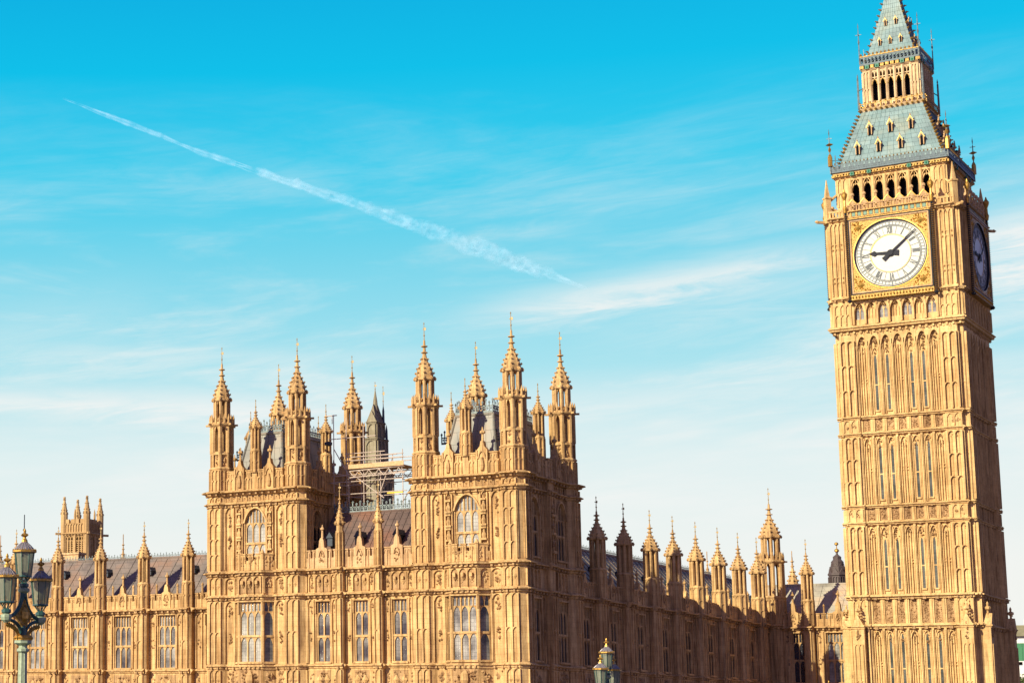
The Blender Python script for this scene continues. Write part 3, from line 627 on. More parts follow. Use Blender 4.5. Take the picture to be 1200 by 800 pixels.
    cresting(b, 1.9, 3.0, 2.2, Z1 + 3.0, 1.2, .25); cresting(b, WD - 3.0, WD - 1.9, 2.2, Z1 + 3.0, 1.2, .25)
    b.build('roof_cresting', IRONB, roof, (ox + cx, PY + DP / 2, zt))
    return t
palace_tower(PX - 9.85, 'right one of the two square stone palace towers, with its right side in shadow', 0)
palace_tower(PX - 29.9, 'left one of the two square stone palace towers, left of the scaffolding', 1)

def bay_front(b, x0, x1, y, win, zc, zst, zw, spec_h, narrow=.2):
    """one bay of a range: wall round its window, carved side strips. local wall plane y"""
    a, e = win[0] - win[1] / 2, win[0] + win[1] / 2; w0, w1 = zw, zw + spec_h
    b.box(x0, a, y, y + .5, GZ, zc); b.box(e, x1, y, y + .5, GZ, zc); b.box(a, e, y, y + .5, GZ, w0); b.box(a, e, y, y + .5, w1, zc)
    b.string(x0, x1, y, zc, .36, .42); b.string(x0, x1, y, zst, .3, .2, 0)
    for u0, u1 in ((x0 + .05, a - .16), (e + .16, x1 - .05)):
        if u1 - u0 < .25: continue
        m = (u0 + u1) / 2; q = min(.32, (u1 - u0) / 2 - .04)
        b.blind(m - q, m + q, zst + .2, zc - .45, y, .09, .08, 0, 1, .35); b.carve(m - q + .05, m + q - .05, zc - 1.7, zc - .75, y, 7, .1, .13); b.carve(m - q + .05, m + q - .05, zst + 1.9, zst + 2.9, y, 6, .1, .15)
        b.carve(m - q, m + q, zst - 1.9, zst - .5, y, 8, .12, .12)
    b.cm = 1; b.box(a, e, y - .03, y + .1, zst - 2.0, zst - .4); b.cm = 0  # backing in dark stone, shade of the carving included in its colour
    b.carve(a, e, zst - 2.0, zst - .4, y, 22, .17, .2); b.octa(win[0] - .35, y - .1, zst - 1.2, .3, .16, .45); b.octa(win[0] + .35, y - .1, zst - 1.2, .3, .16, .45)
    b.blind(x0 + .2, x1 - .2, GZ + .5, zst - 2.4, y, .08, .1, 2, max(2, round((x1 - x0) / .8)))
def gable_parapet(b, x0, x1, y, zc, zm, zg, rods=True, gw=.5):
    m = (x0 + x1) / 2
    b.merlons(x0, m - gw, y - .1, y + .2, zc + .12, zm, .62, .2, .6); b.merlons(m + gw, x1, y - .1, y + .2, zc + .12, zm, .62, .2, .6)
    b.panel([(m - gw, zc + .1), (m + gw, zc + .1), (m + gw, zm + .15), (m + gw * .5, zm + .3), (m + gw * .4, zg), (m + .1, zg + .25), (m - .1, zg + .25), (m - gw * .4, zg), (m - gw * .5, zm + .3), (m - gw, zm + .15)], y - .2, y + .2)
    b.archbar(m - .22, m + .22, zm - .5, zm, y - .3, y - .19, .08, 3); b.carve(m - .3, m + .3, zc + .3, zm, y - .2, 12, .1, .12)
    b.lathe(m, y, [(.1, zg + .2), (.07, zg + .9), (.15, zg + .98), (.15, zg + 1.1), (.05, zg + 1.2), (.03, zg + 1.4)], 6)
    if rods:
        for u in (x0 + (x1 - x0) * .2, x1 - (x1 - x0) * .2): b.lathe(u, y, [(.09, zm), (.07, zm + .75), (.11, zm + .82), (.03, zm + 1.05)], 6)
def gable_roof(name, m, parent, x0, x1, ye, ze, yr, zr, yb, seam=1.1, crest=.55, hip=0):
    b = MB(); b.add([(x0, ye, ze), (x1, ye, ze), (x1, yr, zr), (x0, yr, zr), (x0, yb, ze), (x1, yb, ze)], [(0, 1, 2, 3), (3, 2, 5, 4), (0, 3, 4), (1, 5, 2), (0, 4, 5, 1)])
    k = round((x1 - x0) / seam)
    for i in range(k + 1):
        x = x0 + (x1 - x0) * i / k; b.tube((x, ye, ze + .02), (x, yr, zr + .02), .05, 4)
    b.tube((x0, yr, zr), (x1, yr, zr), .13, 6)
    r = b.build(name, m, parent, ((x0 + x1) / 2, yr, ze))
    return r
# ---- range between the two towers
rx0, rx1 = PX - 19.95, PX - 9.95; ry = PY + .55
t = thing('palace_range', 'three bay stone palace front with dark brown roof between the two square towers', 'building', ((rx0 + rx1) / 2, ry + 4, GZ))
b = MB(); b.push(0, 0, ry); rb = (PX - 16.62, PX - 12.97)
edges = (rx0 + .02, rb[0], rb[1], rx1 - .02); wcs = (PX - 18.4, PX - 14.78, PX - 11.2)
for i in range(3):
    x0, x1 = edges[i] + (.36 if i else 0), edges[i + 1] - (.36 if i < 2 else 0)
    bay_front(b, x0, x1, 0, (wcs[i], 1.35), Z4, Z5, 5.35, 5.1)
    b.box(x0, x1, 0, .5, Z4, Z3 + .1); b.string(x0, x1, 0, Z3, .36, .42)
    b.cm = 1; b.box(wcs[i] - .68, wcs[i] + .68, -.03, .1, Z4 + .2, Z3 - .42); b.cm = 0  # dark backing: dirt and painted shade behind the shields
    b.blind(wcs[i] - .7, wcs[i] + .7, Z4 + .25, Z3 - .42, 0, .12, .09, 0, 2, .3)
    for s in (-.35, .35): b.octa(wcs[i] + s, -.06, 12.0, .24, .14, .34); b.box(wcs[i] + s - .12, wcs[i] + s + .12, -.24, 0, 12.1, 12.35)
    for s in (-1.05, 1.05): b.carve(wcs[i] + s - .22, wcs[i] + s + .22, Z4 + .3, Z3 - .5, 0, 9, .12, .13); b.blind(wcs[i] + s - .27, wcs[i] + s + .27, Z4 + .25, Z3 - .42, 0, .09, .07, 0, 1, .3)
for x in rb:
    b.prism(chamf(x - .38, x + .38, -.62, .3, .14), GZ, Z3 + .1)
    for z0, z1 in ((GZ + .4, Z5 - .4), (Z5 + .2, Z4 - .4), (Z4 + .2, Z3 - .4)): b.blind(x - .22, x + .22, z0, z1, -.62, .06, .07, 1 if z1 - z0 > 3 else 0, 1, .25)
    for z, p in ((Z5, .2), (Z4, .32), (Z3, .36)): b.string(x - .42, x + .42, -.62, z, .36, p); b.push(math.pi / 2, x + .38, -.16); b.string(-.42, .42, 0, z, .36, p, 0); b.pop()
b.build('wall', ST, t, ((rx0 + rx1) / 2, ry, GZ))
for i in range(3): b = MB(); b.push(0, 0, ry); gable_parapet(b, edges[i] + (.3 if i else 0), edges[i + 1] - (.3 if i < 2 else 0), 0, Z3, 14.75, 15.6, False, .55); b.build('parapet', STP, t, ((rx0 + rx1) / 2, ry, Z3))
p0 = None
for x in rb:
    if p0 is None: p0 = pinnacle(t, x, ry - .2, Z3 + .1, 17.0, 19.45, .31, m=ST, va=.9, slots=0)
    else: dup(p0, t, (x, ry - .2, Z3 + .1))
for i, x in enumerate(wcs): window(t, 'rec', (x, ry, 5.38), 0, gl=GLASS, spec=(1.35, 5.1, 2, .42, .2))
rf_ = gable_roof('roof', RBROWN, t, rx0 + .1, rx1 - .1, ry + .4, Z3 + .25, ry + 4.7, 18.4, ry + 9, .62)
b = MB(); cresting(b, rx0 + .1, rx1 - .1, ry + 4.7, 18.45, 1.05, .36, .06); b.build('roof_cresting', IRONB, rf_, ((rx0 + rx1) / 2, ry + 4.7, 18.45))
# small roof dormers of the range
for x in (rb[0] + .75, rb[1] + .75, rx0 + 1.4):
    b = MB(); b.box(x - .24, x + .24, ry + 1.5, ry + 3, 15.3, 16.0); b.panel([(x - .34, 15.98), (x + .34, 15.98), (x, 16.5)], ry + 1.4, ry + 3.2); b.build('dormer', IRON, t, (x, ry + 1.5, 15.3))

# ---- long river wing on the left
wy = 149.2; ww = wy + .75; wxs = [-139.27, -134.22, -129.17, -124.12, -119.07, -113.88, -108.8, -103.79, -98.84, -93.3]; ZC = 10.45; ZW = 4.88
t = thing('palace_wing', 'long sunlit stone wing with grey roof and pinnacles, left of both square towers', 'building', (-113, wy + 5, GZ))
b = MB(); b.push(0, 0, ww)
wcw = []
for i in range(9):
    x0, x1 = wxs[i] + .55, wxs[i + 1] - (.55 if i < 8 else .6); c = (wxs[i] + wxs[i + 1]) / 2 + (0 if i < 8 else -.0); wcw.append(c)
    bay_front(b, x0, x1, 0, (c, 1.95), ZC, ZW, ZW + .2, 4.85); pp = MB(); pp.push(0, 0, ww); gable_parapet(pp, x0, x1, 0, ZC, 11.8, 12.5); pp.build('parapet', ST, t, (c, ww, ZC))
for x in wxs[:-1]:
    b.prism(chamf(x - .57, x + .57, -.75, .4, .22), GZ, ZC + .12)
    for z0, z1 in ((GZ + .4, ZW - .4), (ZW + .2, ZC - .4)): b.blind(x - .3, x + .3, z0, z1, -.75, .07, .08, 1, 1, .3)
    for z, p in ((ZW, .2), (ZC, .36)): b.string(x - .5, x + .5, -.75, z, .36, p); b.push(math.pi / 2, x + .57, -.2); b.string(-.5, .5, 0, z, .36, p, 0); b.pop(); b.push(-math.pi / 2, x - .57, -.2); b.string(-.5, .5, 0, z, .36, p, 0); b.pop()
b.build('wall', ST, t, (-113, ww, GZ))
p0 = None
for x in wxs[:-1]:
    o = (x, ww - .2, ZC + .1)
    if p0 is None: p0 = pinnacle(t, *o, 15.35, 17.65, .52, va=.95)
    else: dup(p0, t, o)
for i, x in enumerate(wcw): window(t, 'wing', (x, ww, ZW + .22), 0, gl=GLASSW if i % 3 else GLASS, spec=(1.95, 4.85, 3, .42, .22))
rf_ = gable_roof('roof', RGREY, t, -141, -93.2, ww + .45, ZC + .2, ww + 4.9, 15.75, ww + 9.4, 1.26)
b = MB(); cresting(b, -141, -93.2, ww + 4.9, 15.8, .5, .34, .035); b.build('roof_cresting', IRONB, rf_, (-113, ww + 4.9, 15.8))
for i, c in enumerate(wcw):
    x = c + .9; b = MB(); b.box(x - .2, x + .2, ww + 3., ww + 4.2, 14.0, 14.4); b.panel([(x - .3, 14.38), (x + .3, 14.38), (x, 14.75)], ww + 2.9, ww + 4.3); b.build('dormer', IRON, t, (x, ww + 3., 14))
b = MB(); b.box(-118.4, -115.9, ww + 5.8, ww + 6.9, 15.2, 16.6); b.box(-118.5, -115.8, ww + 5.7, ww + 7, 16.602, 16.8); b.build('chimney', STP, t, (-117, ww + 6, 15.2))

# ---- north range, running back in shadow towards the clock tower
NX = -64.3; nw = NX - .65; ny = [162.3, 168.5, 174.9, 180.8, 187.0, 193.3, 199.4, 205.3]; NE = 210.0
t = thing('palace_range', 'long shadowed stone range with a row of pinnacles, running back towards the clock tower', 'building', (NX - 5, 184, GZ))
b = MB(); b.push(math.pi / 2, nw, 0)   # local x = world y, local -y = world +x
ed = [PY + 11.9] + ny + [NE]
ncs = []
for i in range(9):
    x0, x1 = ed[i] + (.8 if i else .02), ed[i + 1] - .8
    if x1 - x0 < 1.8: x1 = ed[i + 1] - .3
    c = (x0 + x1) / 2 + (.35 if i < 8 else 0); ncs.append(c)
    bay_front(b, x0, x1, 0, (c, 1.5), Z4, Z5, 5.35, 4.9); pp = MB(); pp.push(math.pi / 2, nw, 0); gable_parapet(pp, x0, x1, 0, Z4, 12.4, 12.9, False); pp.build('parapet', ST, t, (nw, c, Z4))
for x in ny:
    b.prism(chamf(x - .82, x + .82, -.65, .4, .2), GZ, Z4 + .12)
    for z0, z1 in ((GZ + .4, Z5 - .4), (Z5 + .2, Z4 - .4)): b.blind(x - .55, x + .55, z0, z1, -.65, .07, .1, 1, 2, .3)
    for z, p in ((Z5, .2), (Z4, .36)):
        b.string(x - .7, x + .7, -.65, z, .36, p)
        for sg in (-1, 1): b.push(sg * math.pi / 2, x + sg * .82, -.15); b.string(-.45, .45, 0, z, .36, p, 0); b.pop()
    for sg in (-1, 1): b.push(sg * math.pi / 2, x + sg * .82, -.15); b.blind(-.35, .1, Z5 + .2, Z4 - .4, 0, .06, .08, 1, 1, .3); b.pop()
b.build('wall', ST, t, (nw, 184, GZ))
p0 = None
for y in ny:
    o = (nw + .15, y, Z4 + .1)
    if p0 is None: p0 = pinnacle(t, *o, 16.35, 18.75, .62, va=1.2)
    else: dup(p0, t, o)
for i, c in enumerate(ncs): window(t, 'north', (nw + .14, c, 5.38), math.pi / 2, gl=GLASSD, spec=(1.5, 4.9, 2, .45, .2))
b = MB(); y0, y1 = PY + 12.1, 213.5; xe, xr, ze, zr = nw - .6, NX - 6.0, Z4 + .3, 16.4
b.add([(xe, y0, ze), (xe, y1, ze), (xr, y1, zr), (xr, y0, zr), (2 * xr - xe, y0, ze), (2 * xr - xe, y1, ze)], [(0, 1, 2, 3), (3, 2, 5, 4), (0, 3, 4), (1, 5, 2)])
for i in range(52):
    y = y0 + (y1 - y0) * i / 51; b.tube((xe, y, ze + .02), (xr, y, zr + .02), .06, 4)
b.tube((xr, y0, zr), (xr, y1, zr), .14, 6)
rf_ = b.build('roof', RGREY, t, (xr, 184, ze))
b = MB(); b.push(math.pi / 2, xr, 0); cresting(b, y0, y1, 0, zr + .06, .5, .36, .035); b.build('roof_cresting', IRONB, rf_, (xr, 184, zr))
for y in ny: b = MB(); b.lathe(xe - .5, y + 1.6, [(.14, ze), (.12, ze + 2.2), (.26, ze + 2.4), (.26, ze + 2.7), (.1, ze + 2.8)], 6); b.build('roof_vent', IRON, t, (xe, y, ze))
# big end turret of the north range
def big_turret(parent, x, y):
    b = MB(); a = 1.15
    b.lathe(x, y, [(a, GZ), (a, 14.0)], 8)
    for i in range(8):
        b.push(math.pi / 4 * i, x, y)
        for z0, z1, md in ((GZ + .4, Z5 - .4, 2), (Z5 + .2, Z4 - .4, 1), (Z4 + .3, 13.8, 1)): b.blind(-.36, .36, z0, z1, -a, .08, .08, md, 1 if z0 < 11 else 2, .26)
        b.pop()
    for z, p in ((Z5, .2), (Z4, .35), (14.05, .15)): oct_strings(b, x, y, a, z, .36, p)
    open_stage(b, x, y, a * .97, 14.1, 17.6, .17, core=.3)
    b.lathe(x, y, [(a, 17.6), (a * 1.12, 17.8), (a * 1.14, 17.95), (a * .8, 18.05)], 8); gargoyles(b, x, y, a * 1.05, 17.85)
    for i in range(8):
        b.push(math.pi / 4 * i, x, y)
        for px in (-.42, 0, .42): b.lathe(px, -a, [(.08, 17.95), (.07, 18.45), (.01, 18.85)], 4)
        b.box(-.42, .42, -a, -a + .08, 17.95, 18.15); b.pop()
    b.lathe(x, y, [(.85, 18), (.85, 18.4)], 8)
    open_stage(b, x, y, .84, 18.3, 20.4, .12, core=.22); spirelet(b, x, y, 20.5, .85, 3.5, 5, .14)
    o = b.build('corner_turret', ST, parent, (x, y, GZ)); vane(o, x, y, 24.0, 1.6)
big_turret(t, NX - .5, NE)

# ---- link wing between the north range and the clock tower
ly = 209.3; lx = (-63.6, -60.95, -55.6)
t = thing('palace_link', 'short sunlit stone wing with a pale lead roof beside the foot of the clock tower', 'building', (-59, ly + 4, GZ))
b = MB(); b.push(0, 0, ly); ZL = 10.85
for i, (c, w, n) in enumerate(((-62.15, 1.3, 2), (-58.35, 2.0, 3))):
    x0, x1 = lx[i] + (.55 if i else 0), lx[i + 1] - (.55 if i == 0 else 0)
    bay_front(b, x0, x1, 0, (c, w), ZL, 4.9, 5.15, 5.1)
    pp = MB(); pp.push(0, 0, ly); gable_parapet(pp, x0, x1, 0, ZL, 12.2, 13.2, bool(i), .55); pp.build('parapet', ST, t, (c, ly, ZL))
b.prism(chamf(lx[1] - .55, lx[1] + .55, -.75, .4, .2), GZ, ZL + .1)
for z0, z1 in ((GZ + .4, 4.5), (5.1, ZL - .4)): b.blind(lx[1] - .3, lx[1] + .3, z0, z1, -.75, .07, .08, 1, 1, .3)
for z, p in ((4.9, .2), (ZL, .36)): b.string(lx[1] - .5, lx[1] + .5, -.75, z, .36, p)
b.build('wall', ST, t, (-59, ly, GZ))
pinnacle(t, lx[1], ly - .2, ZL + .1, 16.4, 18.6, .55, va=1.3)
window(t, 'lk2', (-62.15, ly, 5.17), 0, gl=GLASSD, spec=(1.3, 5.1, 2, .45, .2)); window(t, 'lk3', (-58.35, ly, 5.17), 0, gl=GLASSW, spec=(2.0, 5.1, 3, .45, .2))
gable_roof('roof', RPALE, t, -67, -52, ly + .45, ZL + .3, ly + 4.7, 15.6, ly + 9, 1.2)

# ------------------------------------------------------------------ clock tower
TX, TY = -49.68, 210.95
HP = math.pi / 2
ct = thing('clock_tower', 'tall stone clock tower with gilded clock faces and a steep grey iron roof and spire', 'clock tower', (TX, TY, GZ))
CO = (TX, TY, GZ)
def split(fn, name, m, parent):
    for k in range(4): b = MB(); b.push(HP * k, TX, TY); fn(b); b.build(name, m, parent, CO)
def faces(b, fn, which=range(4)):
    for k in which: b.push(HP * k, TX, TY); fn(b); b.pop()
cols = [(-3 + i) * 1.15 for i in range(7)]; SL = (1, 2, 4, 5)
SH, SF, NO = 6.12, 5.72, 5.66
stages = [(GZ, 10.7, 3.5, 9.9), (13.63, 20.99, 14.3, 19.3), (22.7, 30.05, 23.3, 28.9), (31.76, 40.0, 32.35, 38.05)]
bands = [(10.7, 13.63), (20.99, 22.7), (30.05, 31.76)]
b = MB()
b.prism([(TX - 5.3, TY - 5.3), (TX + 5.3, TY - 5.3), (TX + 5.3, TY + 5.3), (TX - 5.3, TY + 5.3)], GZ, 52)
def shaft(c):
    c.box(-4.05, 4.05, -SF, -5.2, GZ, 40.9)
    for sg in (-1, 1):
        a, e = sorted((sg * 4.05, sg * NO)); c.box(a, e, -SH, -5.2, GZ, 40.9)
    for si, (z0, z1, w0, w1) in enumerate(stages):
        for i, u in enumerate(cols):
            c.box(u - .575 - .11, u - .575 + .11, -SF - .3, -SF, max(z0, -2) + .1, z1 - .3); c.box(u - .575 - .04, u - .575 + .04, -SF - .38, -SF - .3, max(z0, -2) + .1, z1 - .5)
            if i == 6: c.box(u + .575 - .11, u + .575 + .11, -SF - .3, -SF, max(z0, -2) + .1, z1 - .3)
            for du in (-.36, .36): c.box(u + du - .04, u + du + .04, -SF - .17, -SF, max(z0, -2) + .2, z1 - .5)
            if i not in SL:
                for du in (-.12, .12): c.box(u + du - .035, u + du + .035, -SF - .15, -SF, max(z0, -2) + .2, z1 - 1.1)
                zq = (w0 + w1) / 2 + .2
                for du in (-.17, .17):
                    for dz in (-.15, .15): c.octa(u + du, -SF - .06, zq + dz, .13, .14, .13)
            else:
                c.box(u - .27, u - .2, -SF - .12, -SF, w0, w1); c.box(u + .2, u + .27, -SF - .12, -SF, w0, w1); c.box(u - .24, u + .24, -SF - .15, -SF, w0 - .15, w0)
            zt = z1 - .45 if si else z1 - .5
            if si == 3:                                            # deep arched heads under the corbel table
                c.archbar(u - .34, u + .34, 38.0, 38.75, -SF - .12, -SF, .06, 4); c.carve(u - .2, u + .2, 38.0, 39.1, -SF - .04, 10, .08, .14); c.carve(u - .06, u + .06, 38.7, 39.5, -SF - .06, 4, .07, .14)
            else:
                c.archbar(u - .32, u + .32, zt - .75, zt - .1, -SF - .2, -SF, .08, 3); c.carve(u - .3, u + .3, zt - 1.5, zt - .1, -SF - .03, 12, .1, .17)
        for sg in (-1, 1):                                         # panelled corner piers
            p0, p1 = sorted((sg * 4.15, sg * (NO - .08)))
            c.blind(p0 + .05, p1 - .05, max(z0, -2) + .2, z1 - .4, -SH, .16, .12, 2 if si else 3, 2, .3)
            for q in (p0 + (p1 - p0) * .27, p0 + (p1 - p0) * .73): c.box(q - .03, q + .03, -SH - .05, -SH, max(z0, -2) + .3, z1 - .7)
            m = (p0 + p1) / 2
            if si < 3: c.carve(p0 + .1, p1 - .1, z1 - 1.1, z1 - .45, -SH, 8, .1, .1)
            q0, q1 = sorted((sg * (NO + .1), sg * (SH - .08))); c.blind(q0, q1, max(z0, -2) + .2, z1 - .4, -NO, .05, .06, 2, 1, .2)
    for z, h, p in ((10.7, .4, .3), (13.63, .4, .35), (20.99, .3, .22), (22.7, .3, .22), (30.05, .3, .22), (31.76, .3, .22)):
        big = p > .25
        c.string(-4.05, 4.05, -SF - .2, z, h, p, 0); c.box(-4.05, 4.05, -SF - .201, -SF, z - h * .9, z + h * .3)
        if big: c.bosses(-4.05, 4.05, -SF - .3, z - .25, 1.15, .16)
        else: c.bosses(-4.05, 4.05, -SF - .22, z - .2, 1.15, .1)
        for sg in (-1, 1):
            a, e = sorted((sg * 4.05, sg * NO)); c.string(a - (.1 if sg > 0 else 0.1), e + .1, -SH, z, h, p, big)
            a, e = sorted((sg * NO, sg * SH)); c.string(a, e + (.2 if sg > 0 else 0) , -NO, z, h, p, 0) if sg > 0 else c.string(a - .2, e, -NO, z, h, p, 0)
    for z0, z1 in bands:
        for i in range(8): u = -4.025 + 1.15 * i; c.box(u - .2, u + .2, -SF - .16, -SF, z0 + .15, z1 - .3); c.box(u - .06, u + .06, -SF - .22, -SF - .16, z0 + .15, z1 - .3)
        for sg in (-1, 1):
            p0, p1 = sorted((sg * 4.2, sg * (NO - .08))); c.blind(p0, p1, z0 + .15, z1 - .35, -SH, .08, .09, 0, 2, .4); c.carve(p0 + .1, p1 - .1, z0 + .3, z1 - .6, -SH, 9, .11, .1)
    # deep arch plates and corbel table
    for i, u in enumerate(cols): c.arch(u - .455, u + .455, 39.05, 40.02, -SH + .02, -SF - .12, 4); c.box(u - .575, u - .455, -SH + .02, -SF, 39.0, 40.9); c.box(u + .455, u + .575, -SH + .02, -SF, 39.0, 40.9); c.lathe(u - .575, -SH + .12, [(.02, 38.3), (.16, 39.0)], 6); c.carve(u - .3, u + .3, 39.2, 39.8, -SF - .2, 8, .09, .12)
    c.box(-4.03, 4.03, -SH + .025, -SF, 40.02, 40.9)
    for k in range(20): u = -6.0 + 12.0 * k / 19; c.box(u - .1, u + .1, -6.26, -5.7, 40.36, 40.62); c.carve(u + .08, u + .5, 40.1, 40.6, -SH + .02, 3, .09, .1)
    c.box(-6.29, 6.29, -6.3, -5.6, 40.62, 40.8)
    c.string(-6.45, 6.45, -6.38, 41.0, .4, .22, 0); c.box(-6.39, 6.39, -6.4, -5.3, 40.8, 41.05)
faces(b, shaft)
b.build('shaft', STT, ct, CO)
# carved stone bands
b = MB()
bl = bands
def bandf(c):
    for z0, z1 in bl:
        for u in cols: c.box(u - .36, u + .36, -SF - .04, -SF + .02, z0 + .25, z1 - .4); c.carve(u - .34, u + .34, z0 + .25, z1 - .4, -SF - .03, int(16 * (z1 - z0)), .08, .12)
for z0, z1 in bands: bl = [(z0, z1)]; split(bandf, 'carved_band', STD, ct)
# slit windows
f = MB(); f.box(-.2, .2, -.09, .03, 2.35, 2.5)
wz = None
for si, (z0, z1, w0, w1) in enumerate(stages):
    f = MB(); m = (w0 + w1) / 2 - .25
    f.box(-.2, .2, -.1, .02, m - .07, m + .05); f.arch(-.13, .13, w1 - .5, w1, -.1, .02, 3); f.box(-.2, -.13, -.1, .02, w0, w1); f.box(.13, .2, -.1, .02, w0, w1)
    g = MB(); g.box(-.2, .2, -.05, -.02, w0, w1)
    fr = f.build('window', STT, ct, (0, 0, 0)); gg = g.build('glass', GLASSS, fr, (0, 0, 0)); n = 0
    for k in (0, 1):
        for i in SL:
            u = cols[i]; p = (TX + u, TY - SF, 0) if k == 0 else (TX + SF, TY + u, 0)
            if n == 0: fr.location = tuple(p[j] - CO[j] for j in range(3)); WO[fr.name] = p
            else: dup(fr, ct, p, HP * k)
            n += 1
# corner buttresses at the foot with gablets
def butt(c, sg):
    u = sg * 5.05
    c.box(u - .57, u + .57, -6.9, -SH, GZ, 10.45); c.blind(u - .4, u + .4, -2, 8.8, -6.9, .07, .09, 2, 2, .3); c.string(u - .62, u + .62, -6.9, 10.6, .35, .15, 0)
    c.panel([(u - .66, 10.45), (u + .66, 10.45), (u, 11.75)], -6.98, -6.2); c.carve(u - .3, u + .3, 9.2, 11.0, -6.95, 12, .12, .12)
    c.lathe(u, -6.6, [(.1, 11.5), (.09, 12.0), (.26, 12.15), (.26, 12.35), (.08, 12.45), (.1, 12.7), (.02, 12.9)], 6)
    for k in range(3): c.octa(u + .25, -6.6, 11.4 + k * .3, .18, .18, .14)
for k in range(4):
    for sg in (-1, 1): b = MB(); b.push(HP * k, TX, TY); butt(b, sg); b.build('buttress', STT, ct, CO)
# ---- clock stage
FY_ = -6.98
b = MB()
def cstage(c):
    h = 6.34
    c.box(-6.3, 6.3, -6.05, -5.2, 41.05, 52.4)
    for i, u in enumerate(cols):
        c.box(u - .575 - .1, u - .575 + .1, -6.5, -6.0, 41.2, 43.4); c.arch(u - .475, u + .475, 42.5, 43.45, -6.42, -6.04, 4)
        c.octa(u - .575, -6.52, 43.3, .13, .13, .25); c.carve(u - .3, u + .3, 42.9, 43.5, -6.3, 5, .1, .14)
        if i == 6: c.box(u + .575 - .1, u + .575 + .1, -6.5, -6.0, 41.2, 43.4)
        if i % 2: c.blind(u - .3, u + .3, 41.6, 42.9, -6.06, .06, .07, 0, 2, .3)
        c.box(u - .47, u + .47, -6.2, -6.04, 41.2, 41.75)
    c.box(-4.1, 4.1, -6.45, -6.0, 43.45, 43.9); c.box(-4.08, 4.08, FY_ + .21, -6.0, 43.9, 52.24)
    for sg in (-1, 1):
        p0, p1 = sorted((sg * 4.1, sg * 6.0)); c.box(p0, p1, -h, -5.7, 41.05, 52.4)
        c.blind(p0 + .15, p1 - .15, 41.3, 43.4, -h, .09, .1, 1, 3, .35)
        c.blind(p0 + .5 * (sg > 0) + .08, p1 - .5 * (sg < 0) - .08, 44.4, 52.0, -h, .1, .1, 0, 3, .4)
        for z in (45.8, 46.3, 49.3, 49.8): 
            for k in range(4): u = p0 + .5 * (sg > 0) + .25 + k * .3; c.octa(u, -h - .05, z, .13, .13, .17)
        c.string(p0 - .05, p1 + .1, -h, 44.05, .3, .3, 1); c.string(p0 - .05, p1 + .1, -h, 52.55, .4, .4, 1)
        c.carve(p0 + .4, p1 - .3, 51.6, 52.1, -h, 8, .1, .1)
        # corner balustrade
        c.box(p0, p1 + .2 * (sg > 0), -h - .12, -h + .1, 53.2, 53.4); c.box(p0, p1, -h - .1, -h + .08, 52.6, 52.72)
        for k in range(6): u = p0 + .15 + k * (p1 - p0 - .3) / 5; c.box(u - .08, u + .08, -h - .1, -h + .08, 52.7, 53.2)
    c.box(-6.19, 6.19, -6.2, -5.2, 52.4, 52.6)
faces(b, cstage)
for k in range(4):
    b.push(HP * k + HP / 2, TX, TY); b.box(-.12, .12, -9.9, -8.6, 52.2, 52.45); b.octa(0, -9.9, 52.35, .2, .3, .2); b.box(-.3, .3, -9.0, -8.0, 52.2, 52.6); b.box(-.3, .3, -8.95, -8.3, 43.8, 44.1); b.pop()
b.build('clock_stage', STT, ct, CO)
f = MB(); f.box(-.05, .05, -.08, 0, 41.7, 42.9); f.arch(-.34, -.04, 42.5, 42.85, -.06, 0, 3); f.arch(.04, .34, 42.5, 42.85, -.06, 0, 3)
fr = f.build('window', STT, ct, (0, 0, 0)); g = MB(); g.box(-.36, .36, -.03, -.01, 41.75, 42.95); g.build('glass', GLASSW, fr, (0, 0, 0)); n = 0
for k in (0, 1):
    for i in (0, 2, 4, 6):
        u = cols[i]; p = (TX + u, TY - 6.06, 0) if k == 0 else (TX + 6.06, TY + u, 0)
        if n == 0: fr.location = tuple(p[j] - CO[j] for j in range(3)); WO[fr.name] = p
        else: dup(fr, ct, p, HP * k)
        n += 1
# ---- clock face, built once facing the river and copied to the other sides
ZD, RD, FY = 48.15, 3.45, -6.98
def ringf(b, r0, r1, y0, y1, n=72):
    for i in range(n):
        a, e = 2 * math.pi * i / n, 2 * math.pi * (i + 1) / n
        b.panel([(r0 * math.sin(a), ZD + r0 * math.cos(a)), (r0 * math.sin(e), ZD + r0 * math.cos(e)), (r1 * math.sin(e), ZD + r1 * math.cos(e)), (r1 * math.sin(a), ZD + r1 * math.cos(a))], y0, y1)
def bar(b, a, r0, r1, w0, w1, y0, y1, off=0.):
    """flat bar along the radius at clock angle a"""
    s, c = math.sin(a), math.cos(a); P = lambda r, t: (r * s + t * c, ZD + r * c - t * s)
    b.panel([P(r0, off - w0), P(r0, off + w0), P(r1, off + w1), P(r1, off - w1)], y0, y1)
def strokes(b, a, r0, r1, p, q, w, y0, y1):
    s, c = math.sin(a), math.cos(a); P = lambda r, t: (r * s + t * c, ZD + r * c - t * s)
    b.panel([P(r0, p - w), P(r0, p + w), P(r1, q + w), P(r1, q - w)], y0, y1)
b = MB(); S = 3.95
for i in range(64):                                              # gilded spandrel plate with a round opening
    a, e = 2 * math.pi * i / 64, 2 * math.pi * (i + 1) / 64
    sq = lambda t: (3.68 * math.sin(t) / max(abs(math.sin(t)), abs(math.cos(t))), ZD + 3.68 * math.cos(t) / max(abs(math.sin(t)), abs(math.cos(t))))
    b.panel([(3.5 * math.sin(a), ZD + 3.5 * math.cos(a)), (3.5 * math.sin(e), ZD + 3.5 * math.cos(e)), sq(e), sq(a)], FY + .02, FY + .3)
b.cm = 1
